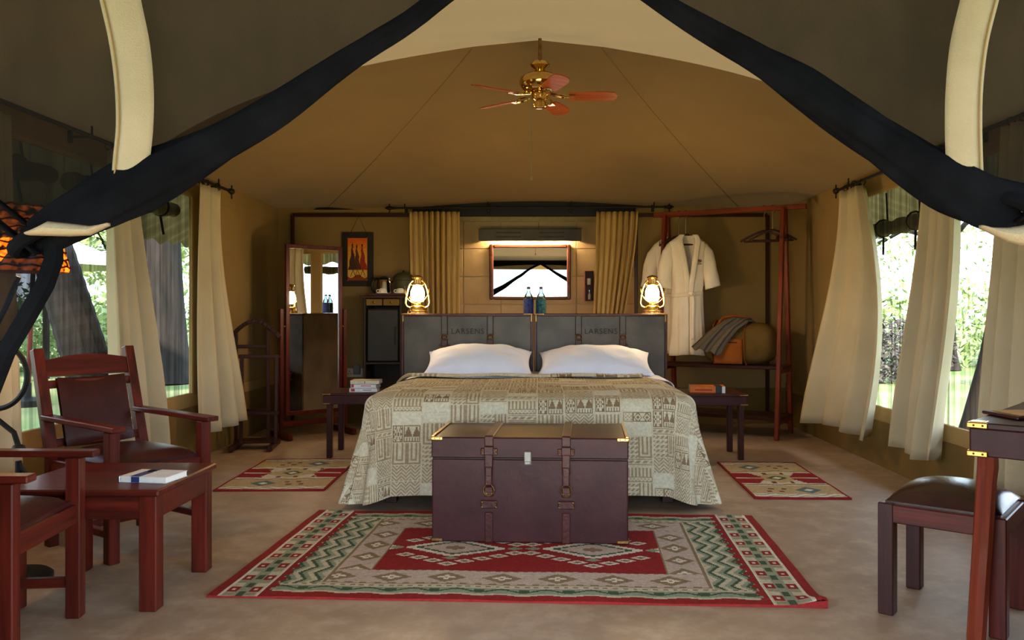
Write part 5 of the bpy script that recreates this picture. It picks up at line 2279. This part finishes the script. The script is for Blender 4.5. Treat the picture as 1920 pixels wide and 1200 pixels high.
for cx_ in (-0.23, 0.23):
    for z in (0.045, 0.09):
        m.box((cx_, -0.0575, z), (0.27, 0.004, 0.007), bev=0.001)
m.build('slots', 'black', vl)
m = MB()
m.tube([(-0.36, 0.02, 0.05), (0.36, 0.02, 0.05)], 0.014, 10)
m.build('tube', 'tube', vl, label='glowing tube')
nr = thing('toiletry_rack', 'small dark wooden toiletry rack beside the right golden curtain', 'rack', (X(1104, 9.03), YT - 0.06, Z(564, 9.03)))
m = MB()
m.box((0, 0.045, 0.16), (0.09, 0.012, 0.325))
m.box((-0.042, 0, 0.16), (0.012, 0.1, 0.325))
m.box((0.042, 0, 0.16), (0.012, 0.1, 0.325))
m.build('case', 'mah_z', nr)
for z in (0.008, 0.165, 0.316):
    m = MB()
    m.box((0, 0, z), (0.09, 0.1, 0.012))
    m.build('shelf', 'mah_x', nr)
tb = thing('tumbler', 'white bathroom beaker on the upper shelf of the toiletry rack', 'beaker', (X(1104, 9.0), YT - 0.065, Z(564, 9.03) + 0.172))
m = MB()
m.lathe([(0.0, 0), (0.022, 0), (0.026, 0.07), (0.024, 0.07), (0.02, 0.005), (0, 0.005)], 16)
m.build('beaker', 'white', tb, sm=True)
sb = thing('soap_bottle', 'tiny white bottle on the lower shelf of the toiletry rack', 'bottle', (X(1105, 9.0), YT - 0.065, Z(564, 9.03) + 0.015))
m = MB()
m.lathe([(0.0, 0), (0.016, 0), (0.016, 0.05), (0.007, 0.06), (0.007, 0.085), (0, 0.085)], 14)
m.build('bottle_body', 'white', sb, sm=True)
m = MB()
m.lathe([(0.009, 0.085), (0.009, 0.1), (0, 0.1)], 12)
m.build('cap', 'steel', sb, sm=True)

# ================================================================== clothes rack with robes, hangers and bag
ra = math.radians(-30)
ax_ = Vector((math.cos(ra), math.sin(ra), 0))           # along the rack, towards the right
sp_ = Vector((0.5, 0.866, 0))                            # spread of the A-frames
apR = Vector((2.22, 7.53, 0))
rack = thing('clothes_rack', 'reddish wooden clothes rack with A-frame ends and two shelves', 'clothes rack', tuple(apR), ra)
# local: x along rack (negative = left end), y = spread towards the back
LEN = 1.13
BARZ = 2.075
m = MB()
m.bar((-LEN - 0.12, 0, BARZ), (0.20, 0, BARZ), 0.05, 0.045)
m.build('top_bar', 'red_x', rack)
for x in (0.0, -LEN):
    b = 0.26
    for s in (-1, 1):
        m = MB()
        m.bar((x, s * b, 0), (x, s * 0.035, BARZ - 0.01), 0.058, 0.036, up=(1, 0, 0))
        m.build('leg', 'red_z', rack)
    m = MB()
    m.tube([(x, -0.10, 1.80), (x, 0.12, 1.80)], 0.014, 8)
    m.lathe([(0.0, 0), (0.018, 0.004), (0.028, 0.02), (0.018, 0.036), (0, 0.04)], 12, (x + 0.03, 0.0, 1.80), R=Matrix.Rotation(PI / 2, 3, 'Y'))
    m.lathe([(0.0, 0), (0.018, 0.004), (0.028, 0.02), (0.018, 0.036), (0, 0.04)], 12, (x - 0.03, 0.0, 1.80), R=Matrix.Rotation(-PI / 2, 3, 'Y'))
    m.build('peg', 'dark_z', rack)
    for z, hw in ((0.63, 0.19), (0.18, 0.25)):
        m = MB()
        m.bar((x, -hw, z - 0.03), (x, hw, z - 0.03), 0.03, 0.045)
        m.build('cross_rail', 'red_x', rack)
for z, hw in ((0.63, 0.165), (0.18, 0.225)):
    m = MB()
    m.box((-LEN / 2, 0, z), (LEN + 0.06, 2 * hw, 0.03))
    m.build('shelf', 'dark_x', rack)


def RW(x, y, z):
    return Vector((apR.x, apR.y, z)) + ax_ * x + sp_ * y


def hanger(label, x, zb, rz, group=None, w=0.21):
    p = RW(x, 0, 0)
    t = thing('clothes_hanger', label, 'hanger', (p.x, p.y, zb), rz, group)
    H = BARZ - 0.025 - zb
    m = MB()
    c = []
    for k in range(10):
        a = PI * 1.35 * k / 9 - 0.3
        c.append((0.026 * math.cos(a), 0, H + 0.058 - 0.026 - 0.004 + 0.026 * math.sin(a)))
    m.tube([(0, 0, 0.0), (0, 0, H - 0.03), (0.012, 0, H - 0.006)] + c, 0.0042, 6)
    m.build('hook', 'steel', t, label='silver hook')
    m = MB()
    pts = [(lerp(-w, w, k / 10), 0, 0.005 - 0.095 * abs(k / 5 - 1) ** 1.3) for k in range(11)]
    for a, b in zip(pts[:-1], pts[1:]):
        m.bar(a, b, 0.018, 0.036, up=(0, 1, 0))
    m.build('shoulder_bar', 'dark_x', t)
    m = MB()
    m.tube([(-w + 0.03, 0, -0.092), (w - 0.03, 0, -0.092)], 0.009, 8)
    m.build('trouser_bar', 'dark_x', t)
    return t


GH = 'wooden hangers on the right of the rack'
hanger('dark wooden hanger on the rack, nearest the right post', -0.10, 1.875, ra + 0.35, GH)
hanger('dark wooden hanger on the rack, second from the right post', -0.18, 1.87, ra + 0.15, GH)
hanger('dark wooden hanger under the front white robe', -0.93, 1.87, 0.05, 'hangers under the robes', 0.19)
hanger('dark wooden hanger under the rear white robe', -1.00, 1.86, -0.05, 'hangers under the robes', 0.19)


def robe(label, x, dy, rz, sc_, front):
    p = RW(x, 0, 0)
    z0 = 1.862
    t = thing('bathrobe', label, 'bathrobe', (p.x + (0 if front else -0.02), p.y - dy, z0 - 1.14), rz, 'white robes on the rack')
    lev = [(1.14, .075, .055, 0.80), (1.11, .115, .062, 0.66), (1.07, .175, .07, 0.46), (1.02, .185, .075, 0.36), (.93, .175, .082, 0.28), (.82, .155, .082, 0.19), (.70, .152, .075, 0.08), (.60, .143, .068, 0.03), (.56, .146, .07, 0.0), (.40, .15, .078, 0.0), (.2, .158, .085, 0.0), (0.0, .17, .09, 0.0)]
    n = 64
    m = MB()

    def ring(v):
        f = v * (len(lev) - 1)
        i = min(len(lev) - 2, int(f))
        k = f - i
        return [lerp(a, b, k) for a, b in zip(lev[i], lev[i + 1])]

    def fn(u, v):
        z, wx, wy, op = ring(v)
        op += 0.015
        a = -PI / 2 + op + (2 * PI - 2 * op) * u
        fall = max(0.0, 0.62 - z) / 0.62
        fo_ = 1 + 0.07 * fall * math.sin(9 * a + 1.2) + 0.04 * fall * math.sin(17 * a) + 0.03 * math.sin(6 * a + 5 * z)
        return (wx * math.cos(a) * fo_ * sc_, wy * math.sin(a) * fo_, z + 0.006 * math.sin(3 * a) * fall)
    m.grid(fn, n, 44)
    body = m.build('body', 'robe', t, sm=True, angle=80, solid=0.007)
    for e in (0, 1):
        m = MB()

        def lap(u, v, e=e):
            vv = v * 0.66
            q_ = Vector(fn(e, vv))
            s = 1 if e == 0 else -1
            w = 0.052
            return q_ + Vector((s * (u - 0.35) * w, -0.012 - 0.006 * math.sin(PI * u), 0))
        m.grid(lap, 6, 30)
        m.build('lapel', 'robe', t, sm=True, solid=0.006)
    for s in (-1, 1):
        m = MB()
        path = [(s * 0.135, 0, 1.045), (s * 0.18, -0.005, 0.97), (s * 0.208, -0.015, 0.86), (s * 0.225, -0.025, 0.74), (s * 0.235, -0.03, 0.64)]
        rr_ = [0.055, 0.07, 0.075, 0.078, 0.082]

        def sl(u, v):
            f = v * 4
            i = min(3, int(f))
            k = f - i
            c = Vector(path[i]).lerp(Vector(path[i + 1]), k)
            r = lerp(rr_[i], rr_[i + 1], k)
            a = 2 * PI * u
            w = 1 + 0.07 * math.sin(3 * a + 9 * v)
            return c + Vector((r * 0.85 * math.cos(a) * w, r * 0.62 * math.sin(a) * w, s * 0.02 * math.cos(a)))
        m.grid(sl, 22, 20, cu=True)
        m.build('sleeve', 'robe', t, sm=True, angle=80, solid=0.006)
    m = MB()

    def belt(u, v):
        a = 2 * PI * u
        return (0.153 * math.cos(a) * sc_, 0.077 * math.sin(a), 0.575 + 0.042 * (v - 0.5) + 0.012 * math.cos(a))
    m.grid(belt, 40, 2, cu=True)
    m.tube([(0.03, -0.086, 0.575), (0.035, -0.1, 0.5), (0.03, -0.095, 0.36), (0.03, -0.1, 0.16)], [0.014, 0.015, 0.016, 0.016], 8)
    m.tube([(0.0, -0.082, 0.585), (0.02, -0.102, 0.58), (0.05, -0.088, 0.57)], [0.016, 0.022, 0.016], 8)
    m.build('belt', 'robe', t, sm=True, solid=0.004)
    if front:
        m = MB()
        m.tube([(0.092 + 0.026 * math.cos(a), -0.083 + 0.012, 0.89 + 0.012 * math.sin(a)) for a in [j * PI / 8 for j in range(16)]], 0.0035, 5, closed=True)
        m.box((0.092, -0.073, 0.89), (0.03, 0.006, 0.008), bev=0.001)
        m.box((0.092, -0.074, 0.862), (0.054, 0.006, 0.007), bev=0.001)
        m.build('embroidered_emblem', 'leather_strap', t, label='small dark embroidered emblem')
    return t


robe('white bathrobe with a small dark emblem, front one on the rack', -0.93, 0.07, math.radians(4), 1.0, True)
robe('white bathrobe hanging behind the other at the left end of the rack', -1.03, -0.09, math.radians(-14), 1.0, False)

# duffel bag on the rack shelf
bp_ = RW(-0.40, -0.01, 0.647)
bag = thing('duffel_bag', 'orange and khaki canvas duffel bag on the rack shelf', 'bag', tuple(bp_), ra + 0.05)
m = MB()


def bagf(u, v):
    a = 2 * PI * u
    b = PI * v
    ct_, st_ = math.cos(b), math.sin(b)
    x = 0.33 * math.copysign(abs(ct_) ** 0.55, -ct_)
    r = abs(st_) ** 0.5
    y = 0.155 * r * math.copysign(abs(math.cos(a)) ** 0.75, math.cos(a))
    z = 0.185 + 0.185 * r * math.copysign(abs(math.sin(a)) ** 0.75, math.sin(a))
    z += 0.012 * math.sin(9 * x) * (z > 0.2)
    if z > 0.2:
        z += 0.05 * (x + 0.0)
    return (x, y, max(0.0, z))


m.grid(bagf, 40, 30, cu=True)
m.build('body', 'khaki_cloth', bag, sm=True, angle=80)
m = MB()
m.grid(lambda u, v: (lerp(-0.2, 0.06, u), -0.158 - 0.012 * math.sin(PI * u) * math.sin(PI * v), lerp(0.01, 0.235, v)), 10, 8)
pk = m.build('front_pocket', 'orange_cloth', bag, sm=True, solid=0.02)
m = MB()
m.box((-0.07, -0.178, 0.205), (0.17, 0.008, 0.01), bev=0.002)
m.build('zip', 'iron', pk)
for x in (-0.22, 0.075):
    m = MB()
    loop = [(x, 0.165 * math.cos(a) * 1.0, max(0.012, 0.185 + 0.20 * math.sin(a))) for a in [j * 2 * PI / 24 for j in range(24)]]
    for a, b in zip(loop, loop[1:] + loop[:1]):
        m.bar(a, b, 0.05, 0.008, up=(1, 0, 0))
    m.build('strap', 'orange_cloth', bag)
m = MB()
m.tube([(-0.2, -0.05, 0.36), (-0.15, -0.03, 0.43), (-0.05, 0, 0.45), (0.05, 0.02, 0.43), (0.075, 0.03, 0.37)], 0.014, 8)
m.build('handle', 'orange_cloth', bag, sm=True)

# striped shawl thrown over the bag
shp = RW(-0.62, -0.05, 0.65)
m = MB()
path = [(0.30, 0.12, 0.37), (0.28, 0.0, 0.42), (0.24, -0.10, 0.42), (0.15, -0.18, 0.35), (0.07, -0.205, 0.26), (0.0, -0.22, 0.17), (-0.03, -0.23, 0.12)]
NS, NT = 40, 24


def shawl(u, v):
    f = v * (len(path) - 1)
    i = min(len(path) - 2, int(f))
    p = Vector(path[i]).lerp(Vector(path[i + 1]), f - i)
    w = lerp(0.16, 0.30, v)
    o = (u - 0.5) * w
    return (p.x + o * 0.92, p.y + 0.02 * math.sin(u * 12 + v * 2) + 0.25 * abs(o) * (1 - v), p.z - 0.42 * o * v * 0 - 0.20 * o * v + 0.012 * math.sin(u * 18 + 2 * v) - 0.2 * abs(o) * (1 - v))


m.grid(shawl, NS, NT)
cg, cg2 = np.array(S(104, 94, 84)), np.array(S(66, 60, 56))
cols = np.array([(cg2 if (i % 8) in (0, 1) else cg) for j in range(NT) for i in range(NS)])
sw = m.build('shawl', 'rug', colors=cols, sm=True, solid=0.006, angle=80)
sw.location = shp
sw.rotation_euler = (0, 0, ra + 0.05)
tag(sw, 'grey striped shawl thrown over the left end of the duffel bag', 'shawl')

# ================================================================== ceiling fan
fn_ = thing('ceiling_fan', 'brass ceiling fan with orange wooden blades hanging from the tent ridge', 'ceiling fan', (0.008, 5.45, 2.46))
m = MB()
m.tube([(0, 0, 0.30), (0, 0, 0.47)], 0.012, 10)
m.build('rod', 'dull_brass', fn_, sm=True)
m = MB()
m.lathe([(0.0, 0.31), (0.05, 0.306), (0.066, 0.29), (0.064, 0.28), (0.045, 0.268), (0.03, 0.255), (0.045, 0.238), (0.03, 0.232)], 24)
m.build('collar', 'fan_brass', fn_, sm=True)
m = MB()
m.lathe([(0.03, 0.236), (0.09, 0.225), (0.128, 0.2), (0.136, 0.175), (0.134, 0.158), (0.12, 0.135), (0.1, 0.12), (0.06, 0.108), (0.0, 0.104)], 32)
m.build('motor_housing', 'fan_brass', fn_, sm=True)
m = MB()
m.lathe([(0.05, 0.106), (0.056, 0.09), (0.05, 0.06), (0.036, 0.05), (0.044, 0.03), (0.046, 0.012), (0.03, 0.0), (0.0, 0.0)], 24)
m.build('switch_housing', 'fan_brass', fn_, sm=True)
M['fan_wood'] = wood('fan_blade_wood', S(196, 92, 30), S(150, 62, 18), 0)
poly = [(0.19, -0.045), (0.26, -0.055), (0.42, -0.062), (0.485, -0.05), (0.505, -0.02), (0.505, 0.02), (0.485, 0.05), (0.42, 0.062), (0.26, 0.055), (0.19, 0.045)]
for k in range(5):
    a = math.radians(72 * k - 2)
    R = rotz(a) @ Matrix.Rotation(math.radians(-13), 3, 'X')
    m = MB()
    m.prism(poly, -0.003, 0.003, R, (0, 0, 0.08))
    bl = m.build('blade', 'fan_wood', fn_)
    m = MB()
    Rz = rotz(a)
    m.tube([Rz @ Vector(p) for p in ((0.05, 0, 0.1), (0.09, 0.02, 0.092), (0.13, 0.03, 0.085), (0.17, 0.022, 0.078), (0.2, 0, 0.076))], 0.007, 6)
    m.tube([Rz @ Vector(p) for p in ((0.05, 0, 0.1), (0.09, -0.02, 0.092), (0.13, -0.03, 0.085), (0.17, -0.022, 0.078), (0.2, 0, 0.076))], 0.007, 6)
    m.box(Rz @ Vector((0.205, 0, 0.076)), (0.06, 0.06, 0.006), Rz)
    m.build('blade_bracket', 'fan_brass', bl, sm=True)
m = MB()
m.tube([(-0.055, -0.02, 0.06), (-0.056, -0.02, -0.44)], 0.0026, 5)
m.lathe([(0.0, -0.47), (0.008, -0.465), (0.009, -0.445), (0.003, -0.438)], 10, (-0.056, -0.02, 0))
m.build('pull_chain', 'strip', fn_)
